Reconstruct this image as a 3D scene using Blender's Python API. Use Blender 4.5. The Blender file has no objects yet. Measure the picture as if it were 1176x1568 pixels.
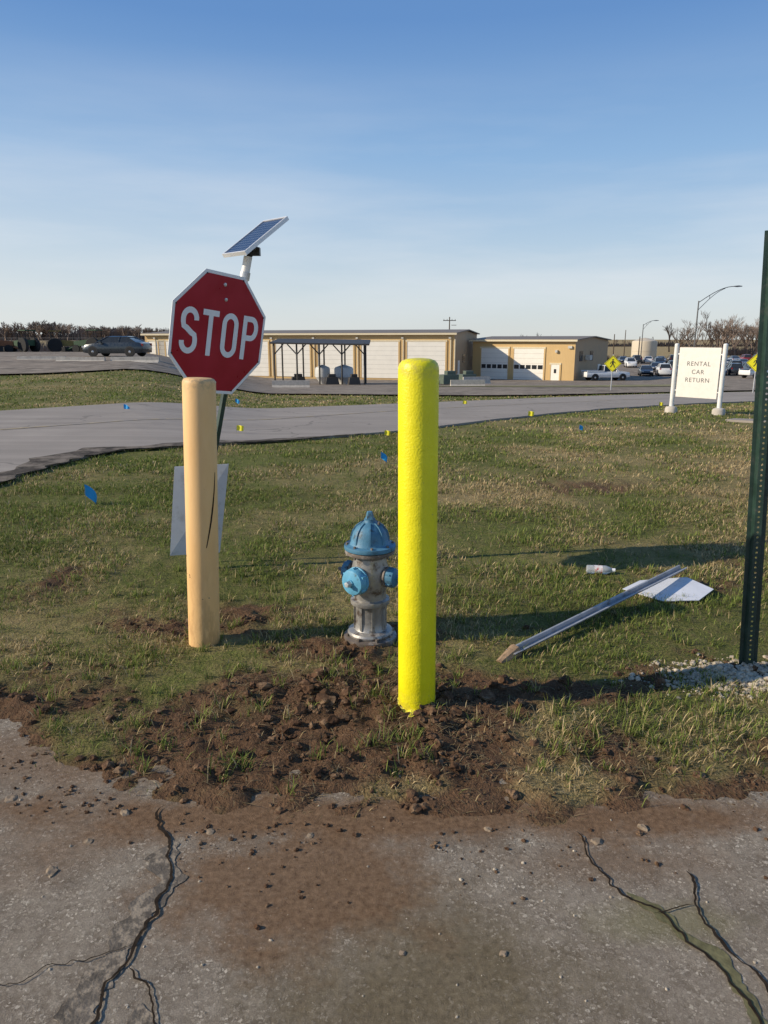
import bpy, bmesh, math, random
import numpy as np
from mathutils import Vector, Matrix
random.seed(7)
RNG=np.random.default_rng(11)
scene=bpy.context.scene
scene.view_settings.view_transform='Standard'
scene.view_settings.look='None'
scene.view_settings.exposure=0
R=math.radians

# ------------------------------------------------------------------ noise
def _h(ix,iy,s):
    n=(ix.astype(np.int64)*374761393+iy.astype(np.int64)*668265263+s*1442695041)&0xffffffff
    n=((n^(n>>13))*1274126177)&0xffffffff
    n=n^(n>>16)
    return (n&0xffffff)/float(0xffffff)
def vn(x,y,s=0):
    x=np.asarray(x,dtype=float);y=np.asarray(y,dtype=float)
    ix=np.floor(x);iy=np.floor(y);fx=x-ix;fy=y-iy
    fx=fx*fx*(3-2*fx);fy=fy*fy*(3-2*fy)
    a=_h(ix,iy,s);b=_h(ix+1,iy,s);c=_h(ix,iy+1,s);d=_h(ix+1,iy+1,s)
    return (a*(1-fx)+b*fx)*(1-fy)+(c*(1-fx)+d*fx)*fy
def fbm(x,y,s=0,o=4):
    t=0;a=.5;k=1.;w=0
    for i in range(o):
        t=t+a*vn(x*k+17.3*i,y*k-9.1*i,s+i);w+=a;a*=.5;k*=2.03
    return t/w
def sst(a,b,x):
    t=np.clip((x-a)/(b-a),0,1);return t*t*(3-2*t)

# ------------------------------------------------------------------ terrain
ZR=([0,10,20,30,48,70,90,130,200,400,900,3000],[0,0,-.35,-.9,-1.75,-2.7,-3.5,-3.5,-2.8,-1,1.0,1.5])
ZL=([0,20,30,52,80,100,150,400,900,3000],[0,0,-.1,.42,.3,-.1,.1,1.2,1.5,1.6])
def zt(x,y):
    x=np.asarray(x,dtype=float);y=np.asarray(y,dtype=float)
    a=0;b=0
    for k in (-.12,-.06,0,.06,.12):
        a=a+np.interp(y*(1+k),*ZR);b=b+np.interp(y*(1+k),*ZL)
    a=a/5;b=b/5
    w=1-sst(-.36,-.15,x/np.maximum(y,1.))
    return a*(1-w)+b*w
YBX=[-30,-8,-3.3,-1.69,-1.39,-.853,-.436,.074,.6,.96,1.4,2.5,4,8,30]
YBY=[9,4.5,3.27,2.80,2.52,2.25,2.17,2.15,2.14,2.19,2.25,2.43,2.87,4,9]
def yb(x): return np.interp(x,YBX,YBY)
def dirtmask(x,y):
    g=lambda cx,cy,sx,sy:np.exp(-((x-cx)/sx)**2-((y-cy)/sy)**2)
    s=y-yb(x)
    m=1.02*g(-.35,3.0,.75,.45)+.9*g(.25,2.8,.5,.36)+.85*g(.9,3.12,.6,.17)+.7*g(-.75,2.5,.6,.25)+.5*g(-.1,2.4,.9,.2)
    m=np.maximum(m,.85*g(-.15,3.55,.5,.32))
    m=np.maximum(m,.95*(1-sst(.03,.4,s)))
    m=np.maximum(m,.54*(1-sst(.4,1.1,s)))
    m=np.maximum(m,.85*g(-1.7,2.95,.5,.25)); m=np.maximum(m,.85*g(1.75,3.25,.45,.18))
    m=np.maximum(m,.65*g(-.9,3.9,1.0,.35));m=np.maximum(m,.6*g(2.6,4.6,1.0,.6));m=np.maximum(m,.7*g(2.1,8.0,.9,.5));m=np.maximum(m,.55*g(-2.3,4.6,.6,.4))
    n=fbm(x*3.1,y*3.1,5,4);n2=fbm(x*14,y*14,6,3)
    return sst(.34,.80,m+(n-.5)*1.2+(n2-.5)*.45)
def gz(x,y):
    z=zt(x,y)
    s=y-yb(x)+(fbm(x*5,y*5,33,3)-.5)*.16
    fade=1-sst(5,8,y)
    edge=(sst(-.08,.25,s)*.035-.016)*fade
    r=np.hypot(x,y)
    f2=1-sst(7,14,r)
    ins=sst(-.02,.2,s)
    d=dirtmask(x,y)
    b=(fbm(x*3.5,y*3.5,2,3)-.5)*.025+ (fbm(x*13,y*13,3,3)-.5)*(.014+.06*d)+(fbm(x*40,y*40,4,2)-.5)*.022*d
    mound=.015*np.exp(-((x+.35)/.6)**2-((y-2.98)/.3)**2)+.025*np.exp(-((x-1.78)/.22)**2-((y-3.25)/.12)**2)
    return z+edge+b*ins*f2+mound*fade

# ------------------------------------------------------------------ node helpers
def newmat(name):
    m=bpy.data.materials.new(name);m.use_nodes=True
    nt=m.node_tree
    for n in list(nt.nodes):nt.nodes.remove(n)
    out=nt.nodes.new('ShaderNodeOutputMaterial');b=nt.nodes.new('ShaderNodeBsdfPrincipled')
    nt.links.new(b.outputs[0],out.inputs[0])
    return m,nt,b
def nd(nt,t,**k):
    n=nt.nodes.new(t)
    for a,v in k.items():
        if a.startswith('i_'):
            key=a[2:]
            key=int(key) if key.isdigit() else key
            if isinstance(v,bpy.types.NodeSocket): nt.links.new(v,n.inputs[key])
            else: n.inputs[key].default_value=v
        else:setattr(n,a,v)
    return n
def noise(nt,co,scale,detail=4,rough=.55):
    return nd(nt,'ShaderNodeTexNoise',i_Vector=co,i_Scale=scale,i_Detail=detail,i_Roughness=rough).outputs['Fac']
def ramp(nt,f,a,b):
    return nd(nt,'ShaderNodeMapRange',i_Value=f,**{'i_1':a,'i_2':b}).outputs[0]
def mix(nt,f,a,b,bt='MIX'):
    n=nt.nodes.new('ShaderNodeMix');n.data_type='RGBA';n.blend_type=bt
    for idx,v in ((0,f),(6,a),(7,b)):
        if isinstance(v,bpy.types.NodeSocket):nt.links.new(v,n.inputs[idx])
        else:
            if idx and len(v)==3:v=(*v,1)
            n.inputs[idx].default_value=v
    return n.outputs[2]
def mth(nt,op,a,b=0.):
    n=nt.nodes.new('ShaderNodeMath');n.operation=op
    for i,v in enumerate((a,b)):
        if isinstance(v,bpy.types.NodeSocket):nt.links.new(v,n.inputs[i])
        else:n.inputs[i].default_value=v
    return n.outputs[0]
def bumpn(nt,b,h,strength=.5,dist=.01):
    n=nd(nt,'ShaderNodeBump',i_Height=h,i_Strength=strength,i_Distance=dist)
    nt.links.new(n.outputs[0],b.inputs['Normal'])
def M(name,c,rough=.6,metal=0.,var=.25,vs=6.,bump=0.,bs=60.,dirt=None,spec=.5):
    m,nt,b=newmat(name)
    co=nd(nt,'ShaderNodeTexCoord').outputs['Object']
    n=noise(nt,co,vs,5,.6)
    n=ramp(nt,n,.3,.7)
    lo=tuple(v*(1-var) for v in c);hi=tuple(min(1,v*(1+var*.6)) for v in c)
    col=mix(nt,n,lo,hi)
    if dirt:
        dc,amt,ds=dirt
        d=noise(nt,co,ds,6,.7)
        d=ramp(nt,d,1-amt-.06,1-amt+.06)
        col=mix(nt,d,col,dc)
    nt.links.new(col,b.inputs['Base Color'])
    rr=nd(nt,'ShaderNodeMapRange',i_Value=n,**{'i_3':max(0,rough-.1),'i_4':min(1,rough+.1)}).outputs[0]
    nt.links.new(rr,b.inputs['Roughness']);b.inputs['Metallic'].default_value=metal
    b.inputs['Specular IOR Level'].default_value=spec
    if bump>0: bumpn(nt,b,noise(nt,co,bs,4,.6),bump,.004)
    return m

# ------------------------------------------------------------------ mesh builder
class MB:
    def __init__(s): s.v=[];s.f=[];s.m=[];s.s=[]
    def add(s,vs,fs,mi=0,sm=False):
        o=len(s.v);s.v+= [tuple(p) for p in vs]
        for f in fs:s.f.append([i+o for i in f]);s.m.append(mi);s.s.append(sm)
    def box(s,c,d,mi=0,mat=None,taper=1.):
        x,y,z=[k/2 for k in d];vs=[]
        for k in (-1,1):
            t=1 if k<0 else taper
            for a,b in((-1,-1),(1,-1),(1,1),(-1,1)):vs.append(Vector((a*x*t,b*y*t,k*z)))
        if mat is not None: vs=[mat@p for p in vs]
        vs=[p+Vector(c) for p in vs]
        s.add(vs,[(3,2,1,0),(4,5,6,7),(0,1,5,4),(1,2,6,5),(2,3,7,6),(3,0,4,7)],mi)
    def lathe(s,prof,n=32,org=(0,0,0),axis=(0,0,1),mi=0,sm=True,caps=True):
        ax=Vector(axis).normalized();t=Vector((1,0,0)) if abs(ax.x)<.9 else Vector((0,1,0))
        u=ax.cross(t).normalized();w=ax.cross(u);o=Vector(org);vs=[];fs=[]
        for (r,z) in prof:
            for i in range(n):
                a=2*math.pi*i/n
                vs.append(o+ax*z+(u*math.cos(a)+w*math.sin(a))*r)
        for k in range(len(prof)-1):
            for i in range(n):
                j=(i+1)%n
                fs.append((k*n+i,k*n+j,(k+1)*n+j,(k+1)*n+i))
        if caps:
            fs.append(tuple(range(n))[::-1]);fs.append(tuple(range((len(prof)-1)*n,len(prof)*n)))
        s.add(vs,fs,mi,sm)
    def cyl(s,p0,p1,r0,r1=None,n=12,mi=0,sm=True):
        p0=Vector(p0);p1=Vector(p1);L=(p1-p0).length
        s.lathe([(r0,0),(r0 if r1 is None else r1,L)],n,p0,p1-p0,mi,sm)
    def loft(s,rings,mi=0,sm=False):
        n=len(rings[0]);vs=[p for r in rings for p in r];fs=[]
        for k in range(len(rings)-1):
            for i in range(n):
                j=(i+1)%n;fs.append((k*n+i,k*n+j,(k+1)*n+j,(k+1)*n+i))
        fs.append(tuple(range(n))[::-1]);fs.append(tuple(range((len(rings)-1)*n,len(rings)*n)))
        s.add(vs,fs,mi,sm)
    def ribbon(s,pts,w,y=0.,mi=0,closed=False):
        n=len(pts);L=[];Rr=[]
        for i in range(n):
            if closed:a=Vector(pts[i-1]);b=Vector(pts[(i+1)%n])
            else:a=Vector(pts[max(i-1,0)]);b=Vector(pts[min(i+1,n-1)])
            d=(b-a).normalized();nn=Vector((-d.y,d.x));p=Vector(pts[i])
            q=p+nn*w/2;r=p-nn*w/2;L.append((q.x,y,q.y));Rr.append((r.x,y,r.y))
        m=n if closed else n-1
        s.add(L+Rr,[(i,(i+1)%n,n+(i+1)%n,n+i) for i in range(m)],mi)
    def finish(s,name,mats,parent=None,matrix=None,bevel=0,ang=35):
        me=bpy.data.meshes.new(name);me.from_pydata(s.v,[],s.f)
        for m in mats:me.materials.append(m)
        me.polygons.foreach_set('material_index',s.m);me.polygons.foreach_set('use_smooth',s.s)
        me.update()
        bm=bmesh.new();bm.from_mesh(me);bmesh.ops.recalc_face_normals(bm,faces=bm.faces);bm.to_mesh(me);bm.free()
        try: me.set_sharp_from_angle(angle=R(ang))
        except Exception: pass
        o=bpy.data.objects.new(name,me);scene.collection.objects.link(o)
        if parent:o.parent=parent
        if matrix is not None:o.matrix_world=matrix
        if bevel:
            md=o.modifiers.new('b','BEVEL');md.width=bevel;md.segments=2;md.limit_method='ANGLE'
        return o
def fastmesh(name,V,F,mats,cols=None,smooth=False,attrs=None):
    me=bpy.data.meshes.new(name);V=np.asarray(V,dtype=np.float32);F=np.asarray(F,dtype=np.int32)
    k=F.shape[1]
    me.vertices.add(len(V));me.vertices.foreach_set('co',V.ravel())
    me.loops.add(F.size);me.loops.foreach_set('vertex_index',F.ravel())
    me.polygons.add(len(F));me.polygons.foreach_set('loop_start',np.arange(len(F),dtype=np.int32)*k)
    me.polygons.foreach_set('use_smooth',np.full(len(F),smooth))
    if cols is not None:
        a=me.attributes.new('col','FLOAT_COLOR','POINT')
        c=np.ones((len(V),4),dtype=np.float32);c[:,:3]=cols;a.data.foreach_set('color',c.ravel())
    if attrs:
        for n,v in attrs.items():
            a=me.attributes.new(n,'FLOAT','POINT');a.data.foreach_set('value',np.asarray(v,dtype=np.float32).ravel())
    for m in mats:me.materials.append(m)
    me.update(calc_edges=True);me.validate()
    o=bpy.data.objects.new(name,me);scene.collection.objects.link(o);return o
def T(x,y,z=None,yaw=0.,s=1.):
    if z is None:z=float(zt(x,y))
    return Matrix.Translation((x,y,z))@Matrix.Rotation(yaw,4,'Z')@Matrix.Scale(s,4)

# ------------------------------------------------------------------ ground
def spaced(a0,b0,step,lo,hi,g=1.06,mx=60):
    c=list(np.arange(a0,b0,step));d=step;p=c[-1]
    up=[]
    while p<hi:
        d=min(d*g,1.5 if p<150 else mx);p+=d;up.append(p)
    d=step;p=c[0];dn=[]
    while p>lo:
        d=min(d*g,1.5 if p>-150 else mx);p-=d;dn.append(p)
    return np.array(dn[::-1]+c+up)
xs=spaced(-2.8,2.8,.022,-1500,1500);ys=spaced(2.0,4.6,.022,-30,2500)
X,Y=np.meshgrid(xs,ys);Z=gz(X,Y)
nx=len(xs);ny=len(ys)
idx=np.arange(nx*ny).reshape(ny,nx)
F=np.stack([idx[:-1,:-1],idx[:-1,1:],idx[1:,1:],idx[1:,:-1]],-1).reshape(-1,4)
def drymask(x,y):
    g=lambda cx,cy,sx,sy:np.exp(-((x-cx)/sx)**2-((y-cy)/sy)**2)
    d=.20+1.0*g(4.9,8.4,1.5,2.3)+.6*g(8,13,3,3)+.5*g(3.0,5.4,1.2,1.0)+.3*g(-1.2,3.9,.9,.4)+.45*g(2.4,7.6,1.4,.8)+.3*np.exp(-((y-yb(x)-.3)/.6)**2)-.15*g(-3,8,2.5,4)
    return np.clip(d+(fbm(x*.8,y*.8,21,4)-.5)*1.8+(fbm(x*4,y*4,25,3)-.5)*.7+.10*sst(10,20,y),0,1)
D=dirtmask(X,Y);DR=drymask(X,Y);FI=sst(60,140,np.hypot(X,Y))

m,nt,b=newmat('grass_soil')
co=nd(nt,'ShaderNodeTexCoord').outputs['Object']
at=lambda n:nd(nt,'ShaderNodeAttribute',attribute_name=n).outputs['Fac']
n1=ramp(nt,noise(nt,co,9,6,.7),.3,.7);n2=ramp(nt,noise(nt,co,60,4,.7),.3,.7);n3=ramp(nt,noise(nt,co,1.3,5,.6),.35,.65)
gr=mix(nt,n2,(.075,.095,.024),(.20,.215,.06));st=mix(nt,n2,(.25,.18,.085),(.56,.43,.22))
f=mth(nt,'ADD',mth(nt,'MULTIPLY',at('dry'),.9),mth(nt,'MULTIPLY',mth(nt,'SUBTRACT',n1,.5),.6))
f=nd(nt,'ShaderNodeClamp',i_0=f).outputs[0]
g=mix(nt,f,gr,st)
g=mix(nt,mth(nt,'MULTIPLY',n3,.3),g,(.13,.10,.05))
fld=mix(nt,n3,(.26,.20,.10),(.40,.31,.17));g=mix(nt,at('field'),g,fld)
so=mix(nt,n1,(.055,.030,.018),(.16,.092,.054));so=mix(nt,mth(nt,'MULTIPLY',n2,.5),so,(.25,.16,.095))
g=mix(nt,at('dirt'),g,so)
nt.links.new(g,b.inputs['Base Color']);b.inputs['Roughness'].default_value=.95;b.inputs['Specular IOR Level'].default_value=.1
bumpn(nt,b,mth(nt,'ADD',n1,mth(nt,'MULTIPLY',n2,.6)),.9,.02)
ground=fastmesh('ground',np.stack([X,Y,Z],-1).reshape(-1,3),F,[m],smooth=True,attrs={'dirt':D,'dry':DR,'field':FI})

# ------------------------------------------------------------------ strips (roads etc.)
def resample(P,n):
    P=np.array(P,dtype=float);d=np.r_[0,np.cumsum(np.hypot(*np.diff(P,axis=0).T))];t=np.linspace(0,d[-1],n)
    return np.stack([np.interp(t,d,P[:,0]),np.interp(t,d,P[:,1])],-1)
def smoothpl(P,k=2):
    P=np.array(P,dtype=float)
    for _ in range(k):
        Q=[P[0]]
        for a,c in zip(P[:-1],P[1:]):Q+=[a*.75+c*.25,a*.25+c*.75]
        Q.append(P[-1]);P=np.array(Q)
    return P
def normals(p):
    d=np.gradient(p,axis=0);d/=np.linalg.norm(d,axis=1)[:,None]+1e-9;return np.stack([-d[:,1],d[:,0]],-1)
def strip(name,A,B,nu,nv,dz,mat,skirt=0,jag=0,flat=None):
    a=resample(A,nu);c=resample(B,nu)
    if jag:
        t=np.arange(nu)*.37;a=a+np.stack([(vn(t,t*0,71)-.5),(vn(t,t*0+5,72)-.5)],-1)*jag
    t=np.linspace(0,1,nv)[:,None,None]
    P=a[None]*(1-t)+c[None]*t
    Zz=(zt(P[...,0],P[...,1]) if flat is None else np.full(P.shape[:2],flat))+dz
    V=np.concatenate([P,Zz[...,None]],-1)
    if skirt:
        r0=V[0:1].copy();r0[...,2]-=skirt;V=np.concatenate([r0,V],0)
    h,w=V.shape[:2];i=np.arange(h*w).reshape(h,w)
    Fc=np.stack([i[:-1,:-1],i[:-1,1:],i[1:,1:],i[1:,:-1]],-1).reshape(-1,4)
    return fastmesh(name,V.reshape(-1,3),Fc,[mat])
NEAR=smoothpl([(-24,-8),(-10,2),(-7,4.6),(-5.3,6.4),(-4.6,7.6),(-4.55,9.2),(-4.3,10.5),(-3.2,11.2),(-1.58,12.4),(.28,13.9),(3.6,18.2),(9.4,25.1),(16,30.5),(30,38.5),(60,51),(140,70)])
FAR=smoothpl([(-34,-6),(-20,6),(-8.9,16.6),(-5.5,19.9),(.55,27),(7,34),(14,40.5),(30,50.5),(60,63),(140,84)])
m,nt,b=newmat('road_asphalt')
co=nd(nt,'ShaderNodeTexCoord').outputs['Object']
n1=ramp(nt,noise(nt,co,.7,6,.6),.3,.7);n2=noise(nt,co,90,3,.6)
mp=nd(nt,'ShaderNodeMapping',i_Vector=co,i_Rotation=(0,0,R(-47)),i_Scale=(.05,1.4,1)).outputs[0]
n3=ramp(nt,noise(nt,mp,1.5,4,.5),.35,.65)
ck=nd(nt,'ShaderNodeTexVoronoi',i_Vector=nd(nt,'ShaderNodeVectorMath',operation='ADD',i_0=co,i_1=nd(nt,'ShaderNodeTexNoise',i_Vector=co,i_Scale=1.2).outputs['Color']).outputs[0],i_Scale=.25,feature='DISTANCE_TO_EDGE').outputs['Distance']
c=mix(nt,n1,(.27,.24,.21),(.36,.32,.28));c=mix(nt,mth(nt,'MULTIPLY',n3,.6),c,(.205,.182,.16));c=mix(nt,mth(nt,'MULTIPLY',ramp(nt,n2,.3,.7),.35),c,(.42,.375,.33))
c=mix(nt,mth(nt,'MULTIPLY',ramp(nt,ck,.008,.003),.45),c,(.1,.09,.08))
nt.links.new(c,b.inputs['Base Color']);b.inputs['Roughness'].default_value=.9;b.inputs['Specular IOR Level'].default_value=.2;bumpn(nt,b,n2,.5,.01);ROAD=m
road=strip('road',NEAR,FAR,500,14,.045,ROAD,skirt=.12,jag=.22)
SH=M('shoulder_asphalt',(.08,.068,.057),.95,var=.6,vs=5,bump=.8,bs=30,dirt=((.2,.17,.14),.48,3),spec=.1)
n2a=resample(NEAR,900);sel=(n2a[:,0]>-11)&(n2a[:,0]<-.3)
Pn=n2a[sel];nrm=normals(Pn)
fdx=np.clip((-.3-Pn[:,0:1])/3,0,1)
jj=(.03+.8*np.clip(fbm(np.arange(len(Pn))*.35,np.zeros(len(Pn)),5,4)-.25,0,1))[:,None]*fdx
strip('road_shoulder',Pn-nrm*.16*fdx,Pn+nrm*jj,260,3,.052,SH,jag=.16)
YL=M('faded_yellow_marking',(.46,.36,.2),.8,var=.5,vs=3,dirt=((.3,.27,.24),.5,4))
cl=resample(NEAR,500)*.5+resample(FAR,500)*.5
nrm=normals(cl)
strip('road_centre_line',cl-nrm*.05,cl+nrm*.05,400,2,.052,YL)

VF=smoothpl([(-90,26),(-40,29),(-17.6,33),(-12,39.5),(-6,41),(.4,38.5),(5,37),(9,38.5),(14,42.2),(30,52),(60,65),(140,86)],1)
BK=[(-150,118),(-60,122),(0,125),(70,170),(260,190)]
GV=M('gravel_surface',(.22,.185,.15),.95,var=.4,vs=.35,bump=.5,bs=8,dirt=((.31,.265,.215),.46,1.2),spec=.1)
strip('gravel_yard',VF,BK,220,110,.09,GV)
strip('driveway',smoothpl([(8.1,16.9),(8.9,16.0),(12,15.3),(20,15)]),smoothpl([(8.5,17.3),(9.4,16.8),(13,17),(20,17.5)]),60,6,.05,ROAD,skirt=.1)
strip('grass_island',[(4,60),(16,58),(30,62)],[(4.5,63),(17,64),(30,70)],30,6,.13,M('verge_grass',(.22,.20,.085),.9,var=.5,vs=.8))

# ------------------------------------------------------------------ old asphalt in front
m,nt,b=newmat('old_asphalt')
co=nd(nt,'ShaderNodeTexCoord').outputs['Object']
wob=nd(nt,'ShaderNodeVectorMath',operation='ADD',i_0=co,i_1=nd(nt,'ShaderNodeVectorMath',operation='SCALE',i_0=nd(nt,'ShaderNodeTexNoise',i_Vector=co,i_Scale=90,i_Detail=3.).outputs['Color'],i_Scale=.016).outputs[0]).outputs[0]
vo=nd(nt,'ShaderNodeTexVoronoi',i_Vector=wob,i_Scale=120);ve=nd(nt,'ShaderNodeTexVoronoi',i_Vector=wob,i_Scale=120,feature='DISTANCE_TO_EDGE')
sep=nd(nt,'ShaderNodeSeparateColor',i_0=vo.outputs['Color'])
cr=nd(nt,'ShaderNodeValToRGB',i_0=sep.outputs[0]);e=cr.color_ramp.elements
e[0].position=0;e[0].color=(.15,.12,.09,1);e[1].position=1;e[1].color=(.74,.66,.54,1)
for p,cc in((.3,(.235,.195,.15,1)),(.6,(.31,.265,.21,1)),(.85,(.44,.385,.31,1))):
    q=e.new(p);q.color=cc
ed=ramp(nt,ve.outputs['Distance'],.0,.12)
n0=ramp(nt,noise(nt,co,1.6,5,.6),.35,.65);n1=ramp(nt,noise(nt,co,6,6,.65),.35,.65);n2=ramp(nt,noise(nt,co,45,5,.7),.3,.7)
nf=ramp(nt,noise(nt,co,230,4,.8),.32,.68)
fines=mix(nt,nf,(.13,.105,.08),(.42,.36,.285))
col=mix(nt,ed,(.12,.095,.072),cr.outputs[0])
col=mix(nt,mth(nt,'MULTIPLY',ramp(nt,noise(nt,co,20,4,.7),.42,.62),.85),col,fines)
col=mix(nt,mth(nt,'MULTIPLY',n0,.35),col,(.22,.18,.14))
col=mix(nt,mth(nt,'MULTIPLY',mth(nt,'MULTIPLY',n1,n2),.45),col,(.50,.44,.35))
n9=ramp(nt,noise(nt,co,2.7,6,.7),.52,.66);col=mix(nt,mth(nt,'MULTIPLY',n9,.45),col,(.12,.098,.075))
def blob(cx,cy,sx,sy,th0,th1,amp=.9,sc=3.5):
    v=nd(nt,'ShaderNodeMapping',i_Vector=co,i_Location=(-cx/sx,-cy/sy,0),i_Scale=(1/sx,1/sy,0)).outputs[0]
    l=nd(nt,'ShaderNodeVectorMath',operation='LENGTH',i_0=v).outputs['Value']
    q=mth(nt,'ADD',mth(nt,'SUBTRACT',1.,l),mth(nt,'MULTIPLY',mth(nt,'SUBTRACT',noise(nt,co,sc,6,.7),.5),amp*2))
    return ramp(nt,q,th0,th1)
dcol=mix(nt,n2,(.105,.06,.033),(.27,.17,.10))
d1=mth(nt,'MULTIPLY',blob(-.27,1.9,.55,.42,.05,.55),.88)
d2=mth(nt,'MULTIPLY',blob(.1,1.5,.6,.5,.0,.7),.75)
d3=mth(nt,'MULTIPLY',blob(.0,2.2,1.9,.15,-.1,.5),.95)
d4=mth(nt,'MULTIPLY',blob(-1.1,2.05,.35,.25,.1,.9),.55)
d5=mth(nt,'MULTIPLY',blob(-1.4,2.55,.9,.25,-.1,.7),.6)
d6=mth(nt,'MULTIPLY',blob(.75,1.98,.5,.14,.0,.8),.5)
col=mix(nt,d2,col,mix(nt,n2,(.085,.066,.035),(.21,.165,.095)))
for q in(d1,d3,d4,d5,d6):col=mix(nt,q,col,dcol)
g1=mth(nt,'MULTIPLY',blob(.82,1.72,.3,.1,.0,.8),.45);col=mix(nt,g1,col,(.2,.19,.08))
nt.links.new(col,b.inputs['Base Color']);b.inputs['Roughness'].default_value=.95;b.inputs['Specular IOR Level'].default_value=.12
hh=mth(nt,'ADD',mth(nt,'MULTIPLY',nf,.35),mth(nt,'ADD',mth(nt,'MULTIPLY',sep.outputs[0],.45),mth(nt,'MULTIPLY',n1,.6)))
bumpn(nt,b,hh,.8,.006);OLD=m
lx=np.linspace(-9,9,200)
strip('parking_lot',np.stack([lx,lx*0-6],-1),np.stack([lx,yb(lx)+.4],-1),200,60,0,OLD,flat=0.0)

CR=M('crack_dark',(.035,.026,.019),1,var=.5,vs=40,spec=.05)
SE=M('crack_sealant',(.14,.12,.098),.95,var=.4,vs=14,bump=.9,bs=120,dirt=((.30,.25,.19),.47,24),spec=.1)
def crack(name,P,w,z,mat,jag=.02,n=160,seed=0):
    base=resample(smoothpl(P,2),n);nr=normals(base);L=np.hypot(*np.diff(base,axis=0).T).sum()
    t=np.linspace(0,L,n)/.035
    j=((fbm(t*.35,t*0,seed+3,2)-.5)*1.6+(fbm(t*1.5,t*0,seed+8,2)-.5)*.5)*jag
    end=np.minimum(1,np.minimum(np.arange(n),n-1-np.arange(n))/12.+.05)
    a=w*(.1+.9*fbm(t*.6,t*0,seed+20,3))*end;c=w*(.1+.9*fbm(t*.6,t*0,seed+40,3))*end
    V=np.concatenate([np.c_[base+nr*(j+a)[:,None],np.full(n,z)],np.c_[base+nr*(j-c)[:,None],np.full(n,z)]])
    i=np.arange(n-1);Fc=np.stack([i,i+n,i+1+n,i+1],-1)
    return fastmesh(name,V,Fc,[mat])
LC=[(-.80,2.26),(-.77,2.12),(-.70,2.03),(-.667,1.888),(-.68,1.758),(-.69,1.642),(-.71,1.53),(-.735,1.41),(-.74,1.2),(-.8,.8)]
crack('sealed_crack',[(-.72,2.08),(-.69,1.85),(-.72,1.758),(-.75,1.642),(-.79,1.5),(-.77,1.41),(-.74,1.1)],.075,.0025,SE,.04,seed=1)
crack('sealed_crack',[(-.62,1.47),(-.58,1.38),(-.55,1.25),(-.56,1.0)],.05,.0025,SE,.02,seed=9)
crack('asphalt_crack',LC,.009,.006,CR,.04,seed=2,n=320)
crack('asphalt_crack',[(-.69,1.64),(-.8,1.6),(-.9,1.56),(-1.05,1.5),(-1.3,1.45)],.003,.006,CR,.035,seed=3,n=200)
crack('asphalt_crack',[(-.70,1.56),(-.63,1.5),(-.58,1.42),(-.57,1.25),(-.5,.9)],.006,.0065,CR,.035,seed=4,n=200)
RA=[(.645,2.12),(.70,1.888),(.795,1.758),(.89,1.66),(.912,1.555),(.91,1.41),(.95,1.2),(1.0,.8)]
crack('sealed_crack',[(.74,1.84),(.84,1.71),(.91,1.62),(.95,1.5),(.93,1.35)],.032,.0025,M('mossy_sealant',(.16,.15,.08),.95,var=.4,vs=30,bump=.8,spec=.1),.03,seed=6)
crack('asphalt_crack',RA,.0065,.006,CR,.04,seed=5,n=320)
crack('asphalt_crack',[(.96,1.93),(.963,1.85),(.93,1.78),(.96,1.66),(.974,1.555),(1.0,1.48),(1.1,1.35)],.007,.0065,CR,.035,seed=7,n=240)
crack('asphalt_crack',[(.795,1.758),(.86,1.77),(.93,1.79)],.003,.007,CR,.01,seed=8,n=60)

# ------------------------------------------------------------------ grass blades
gm,nt,b=newmat('grass_blades')
a_=nd(nt,'ShaderNodeAttribute',attribute_name='col')
nt.links.new(a_.outputs['Color'],b.inputs['Base Color']);b.inputs['Roughness'].default_value=.75;b.inputs['Specular IOR Level'].default_value=.15
tr=nd(nt,'ShaderNodeBsdfTranslucent');nt.links.new(a_.outputs['Color'],tr.inputs[0])
ms=nd(nt,'ShaderNodeMixShader',i_0=.25);nt.links.new(b.outputs[0],ms.inputs[1]);nt.links.new(tr.outputs[0],ms.inputs[2])
nt.links.new(ms.outputs[0],[n for n in nt.nodes if n.type=='OUTPUT_MATERIAL'][0].inputs[0])
NP=np.array(NEAR);FP=np.array(FAR)
def inpoly(x,y,P):
    r=np.zeros(len(x),bool);j=len(P)-1
    for i in range(len(P)):
        xi,yi=P[i];xj,yj=P[j]
        c=((yi>y)!=(yj>y))&(x<(xj-xi)*(y-yi)/(yj-yi+1e-12)+xi);r^=c;j=i
    return r
roadpoly=np.concatenate([NP,FP[::-1]])
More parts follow.
